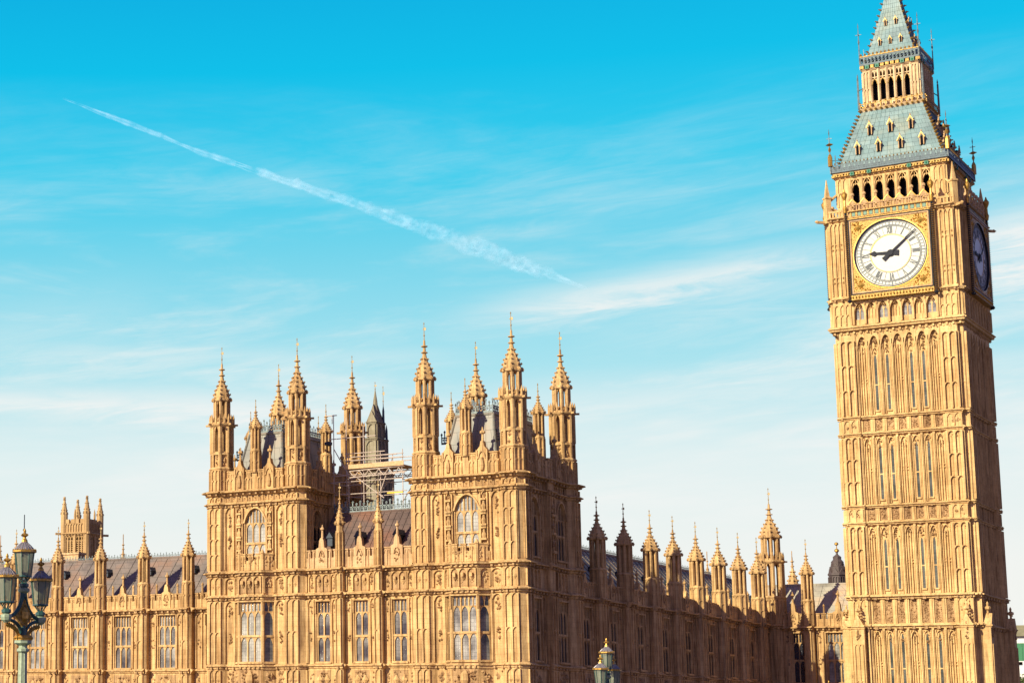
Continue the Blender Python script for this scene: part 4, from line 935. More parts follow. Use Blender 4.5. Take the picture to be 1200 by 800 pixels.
for sx in (-1, 1):
    for sz in (-1, 1):
        b.octa(sx * 3.0, FY + .02, ZD + sz * 3.0, .4, .16, .4)
        for _ in range(60):
            x, z = rnd.uniform(1.9, 3.6), rnd.uniform(1.9, 3.6)
            if math.hypot(x, z) > 3.72: b.octa(sx * x, FY + .02, ZD + sz * z, rnd.uniform(.05, .13), .1, rnd.uniform(.05, .13))
cf = b.build('clock_face', GOLDP, ct, (0, 0, 0)); 
b = MB()
for x0, x1, z0, z1 in ((-S, -3.68, -S, S), (3.68, S, -S, S), (-3.68, 3.68, -S, -3.68), (-3.68, 3.68, 3.68, S)): b.box(x0, x1, FY - .02, FY + .2, ZD + z0, ZD + z1)
b.build('frame', DIALK, cf)
b = MB()
for x0, x1, z0, z1 in ((-3.83, -3.70, -3.83, 3.83), (3.70, 3.83, -3.83, 3.83), (-3.70, 3.70, -3.83, -3.70), (-3.70, 3.70, 3.70, 3.83)): b.box(x0, x1, FY - .06, FY - .021, ZD + z0, ZD + z1)
b.build('white_fillet', STP, cf)
b = MB()
for x0, x1, z0, z1 in ((-S, S, -S - .52, -S - .02), (-S, S, S + .02, S + .12)): b.box(x0, x1, FY - .04, -6.2, ZD + z0, ZD + z1)
b.cm = 1
for k in range(26): u = -S + .15 + k * (2 * S - .3) / 25; b.octa(u, FY - .06, ZD - S - .27, .11, .1, .17)
for sg in (-1, 1):                                               # studded gilt colonnettes
    u = sg * (S + .22)
    for k in range(40): b.octa(u, FY + .04, ZD - S - .4 + k * .225, .19, .19, .11)
    b.lathe(u, FY, [(.12, 52.9), (.2, 53.4), (.12, 53.6), (.1, 54.2), (.24, 54.6), (.28, 54.85), (.12, 55.1), (.04, 55.4)], 8)
b.build('gilt_moulding', GOLDP, cf)
b = MB()
for sg in (-1, 1): b = MB(); b.lathe(sg * (S + .22), FY + .06, [(.1, ZD - S - .5), (.1, 53.2)], 6); b.ball(sg * (S + .22), FY, ZD - S - .6, .2); b.build('colonnette', DIALK, cf)
b = MB(); n = 72; b.add([(0, FY + .16, ZD)] + [(3.5 * math.sin(2 * math.pi * i / n), FY + .16, ZD + 3.5 * math.cos(2 * math.pi * i / n)) for i in range(n)], [(0, 1 + (i + 1) % n, 1 + i) for i in range(n)])
b.build('dial', DIAL, cf)
b = MB(); ringf(b, 3.535, 3.62, FY - .03, FY + .1); b.build('gilt_ring', GOLD, cf)
b = MB(); ringf(b, 3.44, 3.53, FY - .05, FY + .14); b.build('dial_rim', DIALK, cf)
b = MB(); Y0, Y1 = FY + .12, FY + .155
for r, w in ((3.28, .028), (2.93, .04), (2.82, .025), (1.98, .028)): ringf(b, r - w, r + w, Y0, Y1)
for i in range(60): bar(b, 2 * math.pi * i / 60, 2.93, 3.28, .02 if i % 5 else .05, .02 if i % 5 else .05, Y0, Y1)
for i in range(12): bar(b, 2 * math.pi * (i + .5) / 12, 2.0, 2.82, .012, .012, Y0, Y1); bar(b, 2 * math.pi * i / 12, 2.82, 3.4, .02, .02, Y0, Y1)
b.build('minute_track', DIALG, cf)
rom = ['XII', 'I', 'II', 'III', 'IV', 'V', 'VI', 'VII', 'VIII', 'IX', 'X', 'XI']; wd = {'I': .13, 'V': .30, 'X': .30}
for k, s in enumerate(rom):
    b = MB(); a = 2 * math.pi * k / 12; tot = sum(wd[c] for c in s); t0 = -tot / 2
    for c in s:
        w = wd[c]; m = t0 + w / 2
        if c == 'I': strokes(b, a, 2.08, 2.76, m, m, .042, Y0 - .02, Y1)
        elif c == 'V': strokes(b, a, 2.08, 2.76, m, m - .11, .045, Y0 - .02, Y1); strokes(b, a, 2.08, 2.76, m, m + .11, .025, Y0 - .021, Y1 - .001)
        else: strokes(b, a, 2.08, 2.76, m + .11, m - .11, .045, Y0 - .02, Y1); strokes(b, a, 2.08, 2.76, m - .11, m + .11, .025, Y0 - .021, Y1 - .001)
        t0 += w
    b.build('numeral', DIALG, cf)
b = MB(); ringf(b, 1.9, 1.955, Y0, Y1); b.build('inner_ring', GOLD, cf)
b = MB(); a = 2 * math.pi * 8.2 / 60
bar(b, a, 0, 3.3, .1, .04, FY - .02, FY + .03); bar(b, a + math.pi, 0, .95, .12, .2, FY - .021, FY + .029); ringf(b, 0, .26, FY - .03, FY + .035, 16); b.build('minute_hand', DIALK, cf)
b = MB(); a = 2 * math.pi * (9 + 8 / 60) / 12
bar(b, a, 0, 1.45, .17, .11, FY + .05, FY + .1); bar(b, a, 1.3, 1.55, .11, .28, FY + .051, FY + .101); bar(b, a, 1.55, 2.08, .28, .02, FY + .05, FY + .1); bar(b, a + math.pi, 0, .8, .17, .3, FY + .052, FY + .102); ringf(b, 0, .36, FY + .04, FY + .11, 16); b.build('hour_hand', DIALK, cf)
cf.location = (0, 0, -GZ); WO[cf.name] = (TX, TY, 0)
for k in (1, 2, 3): dup(cf, ct, (TX, TY, 0), HP * k)
# ---- frieze and gallery over the dials
b = MB(); gg = MB(); gr = MB()
def gal(c):
    c.box(-4.0, 4.0, -6.85, -6.0, 52.25, 52.4); c.box(-4.0, 4.0, -6.7, -6.3, 52.4, 52.95); c.box(-4.0, 4.0, -6.9, -6.3, 52.95, 53.08); c.box(-4.0, 4.0, -6.8, -6.5, 53.62, 53.75)
    for k in range(29): u = -3.95 + k * 7.9 / 28; c.box(u - .05, u + .05, -6.76, -6.58, 53.08, 53.62)
    for i, u in enumerate(cols):
        c.panel([(u - .42, 53.75), (u + .42, 53.75), (u, 54.25)], -6.82, -6.52); c.lathe(u, -6.66, [(.09, 54.1), (.08, 54.6), (.16, 54.7), (.16, 54.85), (.04, 55.0)], 6); c.octa(u, -6.8, 53.4, .26, .1, .26)
split(gal, 'gallery', STP, ct)
def galg(c):
    for i, u in enumerate(cols):
        c.cm = 1; c.octa(u, -6.88, 53.42, .12, .08, .12); c.ball(u, -6.66, 54.78, .14)
        for sg in (-1, 1): c.tube((u - sg * .42, -6.84, 53.76), (u, -6.84, 54.28), .04, 4)
    c.cm = 0
    for k in range(14): u = -3.7 + k * 7.4 / 13; c.box(u - .07, u + .07, -6.78, -6.69, 52.42, 52.93)
    c.box(-4.0, 4.0, -6.93, -6.86, 52.3, 52.37); c.box(-4.0, 4.0, -6.95, -6.9, 52.99, 53.05)
split(galg, 'gilt_trim', GOLDP, ct)
def galr(c):
    for k in range(13): u = -3.7 + (k + .5) * 7.4 / 13; c.box(u - .15, u + .15, -6.75, -6.69, 52.5, 52.86)
split(galr, 'green_frieze', plain('pale_green_enamel', (.11, .22, .15), .5), ct)
# ---- belfry
b = MB(); dk = MB()
def belf(c):
    h = 5.32
    for sg in (-1, 1):
        p0, p1 = sorted((sg * 4.05, sg * h)); c.box(4.05, h, -h, -4.05, 52.6, 57.1) if sg > 0 else None; c.blind(p0 + .12, p1 - .12, 54, 56.9, -h, .08, .1, 1, 2, .4)
    c.box(-4.05, 4.05, -h, -4.6, 52.6, 54.2); c.box(-4.05, 4.05, -h, -4.6, 56.75, 57.1)
    for i in range(8):
        u = -4.025 + 1.15 * i; c.lathe(u, -h + .12, [(.21, 54.1), (.21, 56.9)], 8); c.box(u - .15, u + .15, -h + .1, -4.7, 54.2, 56.8)
    for u in cols:
        c.arch(u - .4, u + .4, 55.5, 56.35, -h + .12, -h + .4, 4); c.archbar(u - .4, u + .4, 55.9, 56.72, -h, -h + .14, .09, 4); c.box(u - .03, u + .03, -h + .14, -h + .3, 56.2, 56.8)
        for s in (-.2, .2): c.box(u + s - .02, u + s + .02, -h + .2, -h + .3, 56.3, 56.8)
    c.string(-h - .1, h + .1, -h, 57.25, .3, .25, 0)
faces(b, belf)
for k in range(4):
    b.push(HP * k, TX, TY); x = y = 6.12; b.lathe(-x, -y, [(.27, 52.5), (.27, 54.8), (.34, 54.85), (.34, 55.0), (.2, 55.1), (.03, 56.9)], 4, 0); b.octa(-x, -y, 56.3, .14, .14, .1)
    for j in range(4): b.octa(-x, -y, 55.2 + j * .4, .24 - j * .05, .24 - j * .05, .1)
    b.tube((-x, -y, 54.4), (-5.3, -5.3, 55.4), .14, 5); b.tube((-x, -y, 53.9), (-5.3, -5.3, 53.6), .12, 5); b.pop()
b.build('belfry', STT, ct, CO)
dk.box(TX - 4.3, TX + 4.3, TY - 4.3, TY + 4.3, 52.6, 57.2); dk.build('belfry_inner_shade', DARK, ct, CO)  # solid dark block standing for the shade inside the open belfry
# cornice under the roof: gilt and green shields, iron railing
b = MB(); b.prism([(TX - 5.6, TY - 5.6), (TX + 5.6, TY - 5.6), (TX + 5.6, TY + 5.6), (TX - 5.6, TY + 5.6)], 57.45, 57.72)
def corn(c):
    c.box(-5.78, 5.78, -5.78, -5.62, 57.62, 57.8); c.box(-5.75, 5.75, -5.74, -5.68, 58.05, 58.12); c.box(-5.75, 5.75, -5.74, -5.68, 58.42, 58.5)
    for k in range(47): u = -5.7 + k * 11.4 / 46; c.box(u - .035, u + .035, -5.73, -5.69, 57.8, 58.45)
    for k in range(46): u = -5.58 + k * 11.4 / 46; c.box(u - .09, u + .09, -5.72, -5.70, 57.84, 58.0 if k % 2 else 58.35)
b.build('cornice', STT, ct, CO); split(corn, 'railing', RAIL, ct)
for k in range(4): b = MB(); b.push(HP * k, TX, TY); b.tube((-5.72, -5.72, 57.6), (-5.72, -5.72, 61.6), .09, 6, .05); b.octa(-5.72, -5.72, 62, .06, .06, .5); b.tube((-6.0, -5.72, 61.4), (-5.44, -5.72, 61.4), .04, 4); b.tube((-5.72, -5.72, 59.0), (-4.4, -4.4, 59.2), .04, 4); b.tube((-5.2, -5.72, 57.6), (-5.2, -5.72, 59.5), .05, 5); cfi = b.build('corner_finial', IRONB, ct, CO); b = MB(); b.push(HP * k, TX, TY); b.octa(-5.72, -5.72, 60.75, .42, .42, .2); b.octa(-5.72, -5.72, 60.2, .16, .16, .5); b.lathe(-5.72, -5.72, [(.2, 58.4), (.2, 59.4), (.1, 59.7)], 6); b.build('gilt_crown', GOLD, cfi, CO)
b = MB(); g2 = MB()
def corg(c):
    for k in range(20):
        u = -5.3 + k * 10.6 / 19
        if k in (3, 6, 13, 16): continue
        c.box(u - .2, u + .2, -5.72, -5.4, 57.18, 57.44); c.cm = 1; c.octa(u, -5.74, 57.3, .12, .08, .09); c.cm = 0
    c.cm = 1
    for k in range(32): u = -5.65 + k * 11.3 / 31; c.octa(u, -5.71, 58.6, .09, .09, .13)
    c.cm = 0
split(corg, 'gilt_cornice', GOLDP, ct)
for k in range(4):
    for j in (3, 6, 13, 16): b = MB(); b.push(HP * k, TX, TY); u = -5.3 + j * 10.6 / 19; b.box(u - .2, u + .2, -5.76, -5.4, 57.12, 57.5); b.octa(u, -5.77, 57.3, .12, .05, .14); b.build('green_shield', GREENP, ct, CO)
# ---- main roof
def roofprof(prof, nseam, rw=.045):
    b = MB()
    for (h0, z0), (h1, z1) in zip(prof, prof[1:]):
        b.add([(TX - h0, TY - h0, z0), (TX + h0, TY - h0, z0), (TX + h0, TY + h0, z0), (TX - h0, TY + h0, z0), (TX - h1, TY - h1, z1), (TX + h1, TY - h1, z1), (TX + h1, TY + h1, z1), (TX - h1, TY + h1, z1)], [(0, 1, 5, 4), (1, 2, 6, 5), (2, 3, 7, 6), (3, 0, 4, 7), (4, 5, 6, 7)])
        for k in range(4):
            b.push(HP * k, TX, TY)
            for i in range(1, nseam):
                t = -1 + 2 * i / nseam; b.tube((t * h0, -h0, z0), (t * h1, -h1, z1), rw, 4)
            b.pop()
    return b
rp = [(5.25, 57.75), (4.55, 60.0), (3.75, 62.4), (3.02, 64.5)]
roof = roofprof(rp, 15).build('roof', RCLOCK, ct, CO)
def onprof(prof, z):
    for (h0, z0), (h1, z1) in zip(prof, prof[1:]):
        if z0 <= z <= z1: return h0 + (h1 - h0) * (z - z0) / (z1 - z0)
    return prof[-1][0]
for k in range(4):
    b = MB(); b.push(HP * k, TX, TY)
    for i in range(15):
        z = 58.4 + i * .4; h = onprof(rp, z); b.octa(-h - .1, -h - .1, z, .17, .17, .2); b.octa(-h - .25, -h - .25, z + .06, .1, .1, .1)
    b.build('gilt_crockets', GOLD, roof, CO)
def dormer(parent, u, z, prof, s, k, proto):
    """small gabled roof light; built facing the river, copied round the tower"""
    h = onprof(prof, z)
    c, n = math.cos(HP * k), math.sin(HP * k); p = (TX + c * u + n * h, TY + n * u - c * h, z)
    if proto: return dup(proto, parent, p, HP * k)
    b = MB(); b.box(-.26 * s, -.16 * s, -.28 * s, .5 * s, -.05, .95 * s); b.box(.16 * s, .26 * s, -.28 * s, .5 * s, -.05, .95 * s)
    b.panel([(-.36 * s, .85 * s), (0, 1.55 * s), (.36 * s, .85 * s), (.24 * s, .85 * s), (0, 1.3 * s), (-.24 * s, .85 * s)], -.36 * s, -.2 * s); b.octa(0, -.3 * s, 1.7 * s, .1 * s, .1 * s, .22 * s)
    for sg in (-1, 1): b.octa(sg * .3 * s, -.32 * s, .98 * s, .08 * s, .08 * s, .12 * s)
    o = b.build('dormer', STP, parent, (0, 0, 0)); o.location = tuple(p[j] - WO[parent.name][j] for j in range(3)); WO[o.name] = p
    b = MB(); b.box(-.16 * s, .16 * s, -.24 * s, .4 * s, 0, .95 * s); b.panel([(-.2 * s, .84 * s), (.2 * s, .84 * s), (0, 1.28 * s)], -.1 * s, 1. * s); b.build('opening', DARK, o, (0, 0, 0)).location = (0, 0, 0)  # dark fill standing for the shade inside the dormer
    b = MB()
    for sg in (-1, 1): b.tube((sg * .38 * s, -.37 * s, .85 * s), (0, -.37 * s, 1.58 * s), .035 * s, 4)
    b.build('gilt_gable', GOLD, o, (0, 0, 0)).location = (0, 0, 0)
    return o
pr = None
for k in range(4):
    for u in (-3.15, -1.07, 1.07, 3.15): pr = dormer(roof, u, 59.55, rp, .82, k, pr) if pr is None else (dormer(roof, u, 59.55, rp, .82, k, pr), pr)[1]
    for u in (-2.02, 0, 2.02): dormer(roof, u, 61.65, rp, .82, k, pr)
# ---- lantern
b = MB(); g = MB(); d = MB(); ir = MB()
b.prism([(TX - 3.0, TY - 3.0), (TX + 3.0, TY - 3.0), (TX + 3.0, TY + 3.0), (TX - 3.0, TY + 3.0)], 64.4, 64.8, 1.08, TX, TY)
lc = [(-2 + i) * .8 for i in range(5)]
def lant(c):
    h = 2.78
    for sg in (-1, 1):
        p0, p1 = sorted((sg * 2.0, sg * h)); c.box(2.0, h, -h, -2.0, 64.8, 69.0) if sg > 0 else None; c.blind(p0 + .08, p1 - .08, 65.1, 68.8, -h, .08, .09, 1, 2, .3)
    for i in range(6): u = -2.0 + .8 * i; c.box(u - .13, u + .13, -h - .05, -2.4, 64.8, 69.0); c.box(u - .05, u + .05, -h - .14, -h - .05, 64.8, 69.0)
    c.box(-2, 2, -h + .06, -2.4, 64.8, 65.6); c.box(-2, 2, -h + .05, -2.4, 68.75, 69.0)
    for u in lc:
        c.arch(u - .27, u + .27, 67.2, 67.95, -h + .05, -2.5, 4); c.box(u - .04, u + .04, -h + .05, -2.5, 67.9, 68.8); c.arch(u - .27, u - .04, 68.45, 68.76, -h + .05, -2.5, 2); c.arch(u + .04, u + .27, 68.45, 68.76, -h + .05, -2.5, 2); c.box(u - .27, u + .27, -h + .06, -2.5, 68.1, 68.2)
    c.string(-h, h, -h, 69.15, .2, .15, 0)
faces(b, lant); lan = b.build('lantern', STL, ct, CO)
d.box(TX - 2.1, TX + 2.1, TY - 2.1, TY + 2.1, 64.8, 69.2); d.build('lantern_inner_shade', DARK, lan, CO)  # dark core painted as the shade seen between the lantern columns
def lang(c):
    c.cm = 0
    for k in range(13): u = -3.1 + k * 6.2 / 12; c.cm = 1; c.octa(u, -3.25, 64.62, .17, .14, .14); c.ball(u, -3.22, 65.4, .1); c.cm = 0; c.box(u - .05, u + .05, -3.25, -3.19, 64.8, 65.3)
    c.box(-3.25, 3.25, -3.28, -3.2, 65.22, 65.3)
    for k in range(12):
        u = -2.75 + k * 5.5 / 11
        if k not in (1, 3, 8, 10): c.box(u - .17, u + .17, -3.0, -2.75, 69.2, 69.52)
    c.cm = 1
    for k in range(15): u = -2.8 + k * 5.6 / 14; c.octa(u, -2.9, 70.72, .12, .08, .2)
    c.cm = 0
    c.box(-2.95, 2.95, -2.98, -2.88, 70.48, 70.58)
    for u in lc: c.archbar(u - .27, u + .27, 67.25, 67.9, -2.86, -2.78, .05, 3)
split(lang, 'gilding', GOLDP, lan)
def lanr(c):
    c.box(-2.95, 2.95, -2.98, -2.5, 69.55, 69.75); c.box(-2.95, 2.95, -2.96, -2.9, 70.3, 70.45)
    for k in range(17): u = -2.9 + k * 5.8 / 16; c.box(u - .06, u + .06, -2.95, -2.91, 69.75, 70.3); c.octa(u, -2.94, 70.02, .14, .03, .14)
split(lanr, 'railing', RAIL, lan)
for k in range(4):
    ir = MB(); ir.push(HP * k, TX, TY); ir.tube((-2.95, -2.95, 69.7), (-2.95, -2.95, 73.6), .07, 5, .04); ir.octa(-2.95, -2.95, 73.9, .05, .05, .45); ir.tube((-3.25, -2.95, 73.0), (-2.65, -2.95, 73.0), .035, 4); ir.tube((-2.95, -3.25, 73.0), (-2.95, -2.65, 73.0), .035, 4); ir.octa(-2.95, -2.95, 72.2, .1, .1, .5)
    ir.tube((-3.2, -3.2, 64.8), (-3.2, -3.2, 68.1), .12, 5, .09); ir.octa(-3.2, -3.2, 68.3, .08, .08, .4); ir.tube((-3.2, -3.2, 66.8), (-2.7, -2.7, 67.2), .05, 4); ir.tube((-2.5, -2.95, 69.7), (-2.5, -2.95, 71.3), .04, 4); ir.build('corner_finial', IRONB, lan, CO)
for k in range(4):
    for j in (1, 3, 8, 10): b = MB(); b.push(HP * k, TX, TY); u = -2.75 + j * 5.5 / 11; b.box(u - .2, u + .2, -3.04, -2.75, 69.12, 69.54); b.octa(u, -3.05, 69.3, .12, .05, .14); b.build('green_shield', GREENP, lan, CO)
# ---- spire
sp = [(2.55, 70.0), (1.9, 72.2), (1.0, 75.8), (.45, 78.6), (.12, 80.6)]
spo = roofprof(sp, 9, .04).build('spire', RCLOCK, ct, CO)
for k in range(4):
    b = MB(); b.push(HP * k, TX, TY)
    for i in range(14):
        z = 70.5 + i * .68; h = onprof(sp, z); b.octa(-h - .08, -h - .08, z, .13, .13, .16); b.octa(-h - .2, -h - .2, z + .05, .09, .09, .08)
    b.build('gilt_crockets', GOLD, spo, CO)
b = MB(); b.lathe(TX, TY, [(.1, 80.5), (.3, 80.9), (.1, 81.2), (.07, 82.2), (.35, 82.5), (.35, 82.8), (.05, 83.1), (.03, 85)], 8)
b.build('finial', GOLD, spo, CO)
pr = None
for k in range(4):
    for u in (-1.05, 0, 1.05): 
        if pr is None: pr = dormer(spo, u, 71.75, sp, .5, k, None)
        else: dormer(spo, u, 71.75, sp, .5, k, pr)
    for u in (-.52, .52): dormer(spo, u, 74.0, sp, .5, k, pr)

# ------------------------------------------------------------------ roofscape behind the palace
# distant square tower with four corner spirelets
t = thing('distant_tower', 'square far stone tower with louvred openings and corner pinnacles, behind the left wing roof', 'tower', (-193.6, 264, GZ))
DX, DY, DW, DD, DR = -197.4, 260, 5.4, 5.4, R(6)
def dpos(x, y, z): return (DX + x * math.cos(DR) - y * math.sin(DR), DY + x * math.sin(DR) + y * math.cos(DR), z)
b = MB(); b.push(DR, DX, DY)
def dface(c, w, n):
    h = (w - 1.6 - .5 * (n - 1)) / n
    c.box(.7, w - .7, .25, .6, 26, 27.2); c.box(.7, w - .7, .25, .6, 30.7, 33.0)
    for i in range(n + 1): u = .8 + i * (h + .5) - .5; c.box(max(u, .5), min(u + .5, w - .5), .1, .6, 26, 31)
    for i in range(n):
        u = .8 + i * (h + .5)
        for k in range(1, 3): c.box(u + h * k / 3 - .09, u + h * k / 3 + .09, .25, .55, 27, 30.8)
        for k in range(3): c.arch(u + h * k / 3 + .09, u + h * (k + 1) / 3 - .09, 29.6, 30.2, .28, .5, 3); c.arch(u + h * k / 3 + .09, u + h * (k + 1) / 3 - .09, 30.3, 30.75, .28, .5, 3)
        for k in range(9): c.box(u, u + h, .38, .6, 27.3 + k * .32, 27.3 + k * .32 + .14)
    c.string(.3, w - .3, .2, 31.3, .4, .35); c.blind(.9, w - .9, 31.6, 32.9, .25, .1, .1, 0, 7, .3)
    for k in range(4): u = 1.0 + k * (w - 2.) / 3.6; c.box(u, u + (w - 2.) / 5.5, .2, .6, 33.0, 33.7)
for ang, ox, oy, w in ((0, 0, 0, DW), (HP, DW, 0, DD), (math.pi, DW, DD, DW), (-HP, 0, DD, DD)): b.push(ang, ox, oy); dface(b, w, 2); b.pop()
b.box(1, DW - 1, 1, DD - 1, GZ, 26.5); b.box(.2, DW - .2, .2, DD - .2, GZ, 26.2); b.box(.9, DW - .9, .9, DD - .9, 31, 32.6)
for x, y in ((.5, .5), (DW - .5, .5), (DW - .5, DD - .5), (.5, DD - .5)): b.lathe(x, y, [(.55, GZ), (.55, 34.6)], 8); b.push(math.atan2(-(y - DD / 2), (x - DW / 2)) * 0, x, y); b.pop()
for x, y, a in ((.5, .5, math.pi * 1.25), (DW - .5, .5, math.pi * 1.75), (DW - .5, DD - .5, math.pi * .25), (.5, DD - .5, math.pi * .75)): b.push(a + HP, x, y); b.box(-.15, .15, -1.5, -.5, 31.1, 31.45); b.pop()
for x, y in ((DW / 2, .3), (DW - .3, DD / 2), (DW / 2, DD - .3)): b.lathe(x, y, [(.16, 33), (.14, 34.7), (.02, 35.5)], 6)
b.build('wall', STX, t, dpos(DW / 2, DD / 2, GZ))
p0 = None
for x, y in ((.5, .5), (DW - .5, .5), (DW - .5, DD - .5), (.5, DD - .5)):
    q = dpos(x, y, 34.6)
    if p0: dup(p0, t, q); continue
    b = MB(); pr_ = [(.55, 34.6), (.5, 35.0), (.16, 37.0), (.1, 37.3)]; b.lathe(q[0], q[1], pr_, 8); crockets(b, q[0], q[1], pr_, 6, .1, 8); b.ball(q[0], q[1], 37.4, .2); p0 = b.build('pinnacle', STX, t, q)
b = MB(); b.push(DR, DX, DY); b.box(1.05, DW - 1.05, .7, DD - .7, 26.6, 30.9); b.build('louvre_shade_block', DARK, t, dpos(DW / 2, DD / 2, 27))  # dark block added for the shade behind the louvres

def spike(name, label, cat, x, y, z0, z1, ap, m, k=4):
    b = MB(); zs = z0 + (z1 - z0) * .2
    b.lathe(x, y, [(ap, GZ), (ap, zs)], 8); spirelet(b, x, y, zs, ap * .95, z1 - zs, k, ap * .25); b.tube((x, y, z1 - .1), (x, y, z1 + .7), .05, 5)
    tag(b.build(name, m, None, (x, y, GZ)), label, cat, 'spirelets beyond the roofs')
spike('spirelet', 'small crocketed stone spirelet behind the pale lead roof, beside the end turret', 'spire', -69.2, 232, 16.0, 20.2, .55, ST)
spike('spirelet', 'plain stone pinnacle alone above the long grey roof, right of the distant tower', 'spire', -124.1, 175, 16.2, 19.9, .38, ST)
spike('spirelet', 'slim stone pinnacle above the shadowed range ridge, sixth gap from the corner', 'spire', -73.3, 215, 16.0, 19.0, .3, ST)
spike('spirelet', 'stone pinnacle at the photo\'s left edge, beside the street lamp lanterns', 'spire', -141.5, 175, 16.2, 20.6, .5, ST)
b = MB(); b.tube((-181.3, 230, GZ), (-181.4, 230, 30.9), .16, 6, .07)
for z in (25, 26.2, 27.4, 28.6): b.ball(-181.4, 230, z, .2)
tag(b.build('mast', IRON, None, (-181.3, 230, GZ)), 'thin dark mast rising straight above the left street lamp', 'mast')
# dark ventilator lantern with gilt knob
x, y = -66.35, 240
t = thing('roof_ventilator', 'dark domed roof ventilator with a gilded ball finial, behind the pale lead roof', 'ventilator', (x, y, GZ))
b = MB(); b.lathe(x, y, [(.95, GZ), (.95, 18.4), (1.05, 18.5), (1.05, 18.7), (.82, 18.9), (.85, 19.5), (.62, 19.6), (.66, 20.1), (.42, 20.4), (.44, 20.7), (.12, 21.0), (.1, 21.4)], 8)
for i in range(8): b.push(math.pi / 4 * i, x, y); b.blind(-.3, .3, 17.3, 18.3, -.95, .08, .08, 0, 2, .2); b.panel([(-.3, 18.75), (.3, 18.75), (0, 19.3)], -1.0, -.8); b.panel([(-.22, 19.55), (.22, 19.55), (0, 19.9)], -.75, -.6); b.pop()
b.build('body', plain('brown_lead', (.085, .06, .055), .6), t, (x, y, GZ))
b = MB(); b.ball(x, y, 21.45, .26, 8); b.tube((x, y, 21.3), (x, y, 22.2), .06, 6); b.ball(x, y, 22.25, .22, 8); b.build('finial', GOLD, t, (x, y, 21.3))
# grey lantern tower behind the scaffolding
x, y = -98.1, 185
t = thing('ventilation_tower', 'slim grey green octagonal lantern tower, standing behind the scaffolding', 'tower', (x, y, GZ))
VST = stone('weathered_grey_stone', (.25, .22, .15), (.33, .30, .21), soot=.5, sootamt=.4)
b = MB()
def vstage(x0, x1, y0, y1, z0, z1):
    b.box(x0, x1, y0, y1, z0, z1)
    for ang, ox, oy, w in ((0, x0, y0, x1 - x0), (HP, x1, y0, y1 - y0), (-HP, x0, y1, y1 - y0), (math.pi, x1, y1, x1 - x0)):
        b.push(ang, ox, oy); b.blind(.08, w - .08, max(z0, 18) + .2, z1 - .25, 0, .09, .1, 0 if z1 - z0 < 6 else 2, max(1, round(w / .9)), .5); b.string(-.1, w + .1, 0, z1, .25, .14, 0); b.pop()
vstage(-99.7, -98.0, 185, 188.6, GZ, 27.0); vstage(-99.45, -98.12, 185.2, 187.6, 27.0, 30.6); vstage(-99.3, -98.25, 185.3, 187.2, 30.6, 32.4)
for yy in (185.3, 187.2): b.panel([(-99.4, 32.4), (-98.15, 32.4), (-98.78, 33.7)], yy - .06, yy + .06)
b.add([(-99.3, 185.3, 32.4), (-98.25, 185.3, 32.4), (-98.25, 187.2, 32.4), (-99.3, 187.2, 32.4), (-98.78, 185.7, 34.4), (-98.78, 186.8, 34.4)], [(0, 1, 4), (1, 2, 5, 4), (2, 3, 5), (3, 0, 4, 5)])
b.lathe(-98.78, 186.2, [(.3, 33.6), (.2, 34.8), (.04, 36)], 8)
b.build('tower_body', VST, t, (x, y, GZ))
for px, py, z0, z1 in ((-98.05, 188.5, 27, 28.8), (-98.15, 187.5, 30.6, 32.3), (-98.3, 187.1, 32.4, 34.4), (-99.65, 185.1, 27, 28.4)): b = MB(); b.lathe(px, py, [(.12, z0), (.1, z1 - .6), (.02, z1)], 6); b.build('pinnacle', IRON, t, (px, py, z0))
vane(t, -98.78, 186.2, 35.8, 1.0); vane(t, -98.3, 187.1, 34.2, 2.2)

# ------------------------------------------------------------------ scaffolding over the ridge of the river range
t = thing('scaffolding', 'tubular scaffolding with timber deck and lattice beams, between the two square palace towers', 'scaffolding', (-80.5, 151.5, 17))
X0, X1, SY0, SY1 = -84.28, -77.28, 150.76, 153.04  # all scaffold coordinates: placed from image pixels, then scaled about the camera nearer
xs_ = [-84.14, -82.67, -81.19, -79.55, -77.42]
def pole(name, p, q, r=.04, m=None): b = MB(); b.tube(p, q, r, 6); return b.build(name, m or TUBE, t, p)
for y in (SY0, SY1):
    for i, x in enumerate(xs_):
        b = MB(); top = 27.32 if i == 0 else 26.14 if i == 2 and y == SY0 else 23.77
        b.tube((x, y, 15.15), (x, y, top), .04, 6)
        for z in (20.08, 21.21, 22.16, 23.11): b.ball(x, y, z, .057)
        b.build('standard', TUBE, t, (x, y, 15.15))
    for z, xa, xb in ((20.12, X0, X1 + .28), (21.21, X0 - .28, X1), (21.78, X0, X1 + .28), (23.06, -82.96, X1), (23.37, -82.96, X1), (23.68, -82.96, -79.07), (25.1, -84.66, -79.93)):
        if z == 25.1 and y == SY1: continue
        pole('ledger', (xa, y - .095, z), (xb, y - .095, z + .019), .038)
for x in xs_:
    for z in (21.12, 22.07): pole('transom', (x + .095, SY0 - .38, z), (x + .095, SY1 + .38, z), .038)
for p, q in (((-81.88, SY0 - .14, 21.59), (-79.17, SY0 - .14, 19.6)), ((-81.16, SY1, 20.08), (-79.55, SY1, 21.78)), ((-79.55, SY0 - .14, 20.08), (-78.79, SY0 - .14, 21.97)), ((-84.14, SY0, 24.24), (-82.67, SY0, 21.78)), ((-78.6, SY1, 19.51), (-77.42, SY1, 21.21)), ((-82.67, SY1, 20.08), (-81.19, SY1, 21.69))):
    pole('brace', p, q, .043)
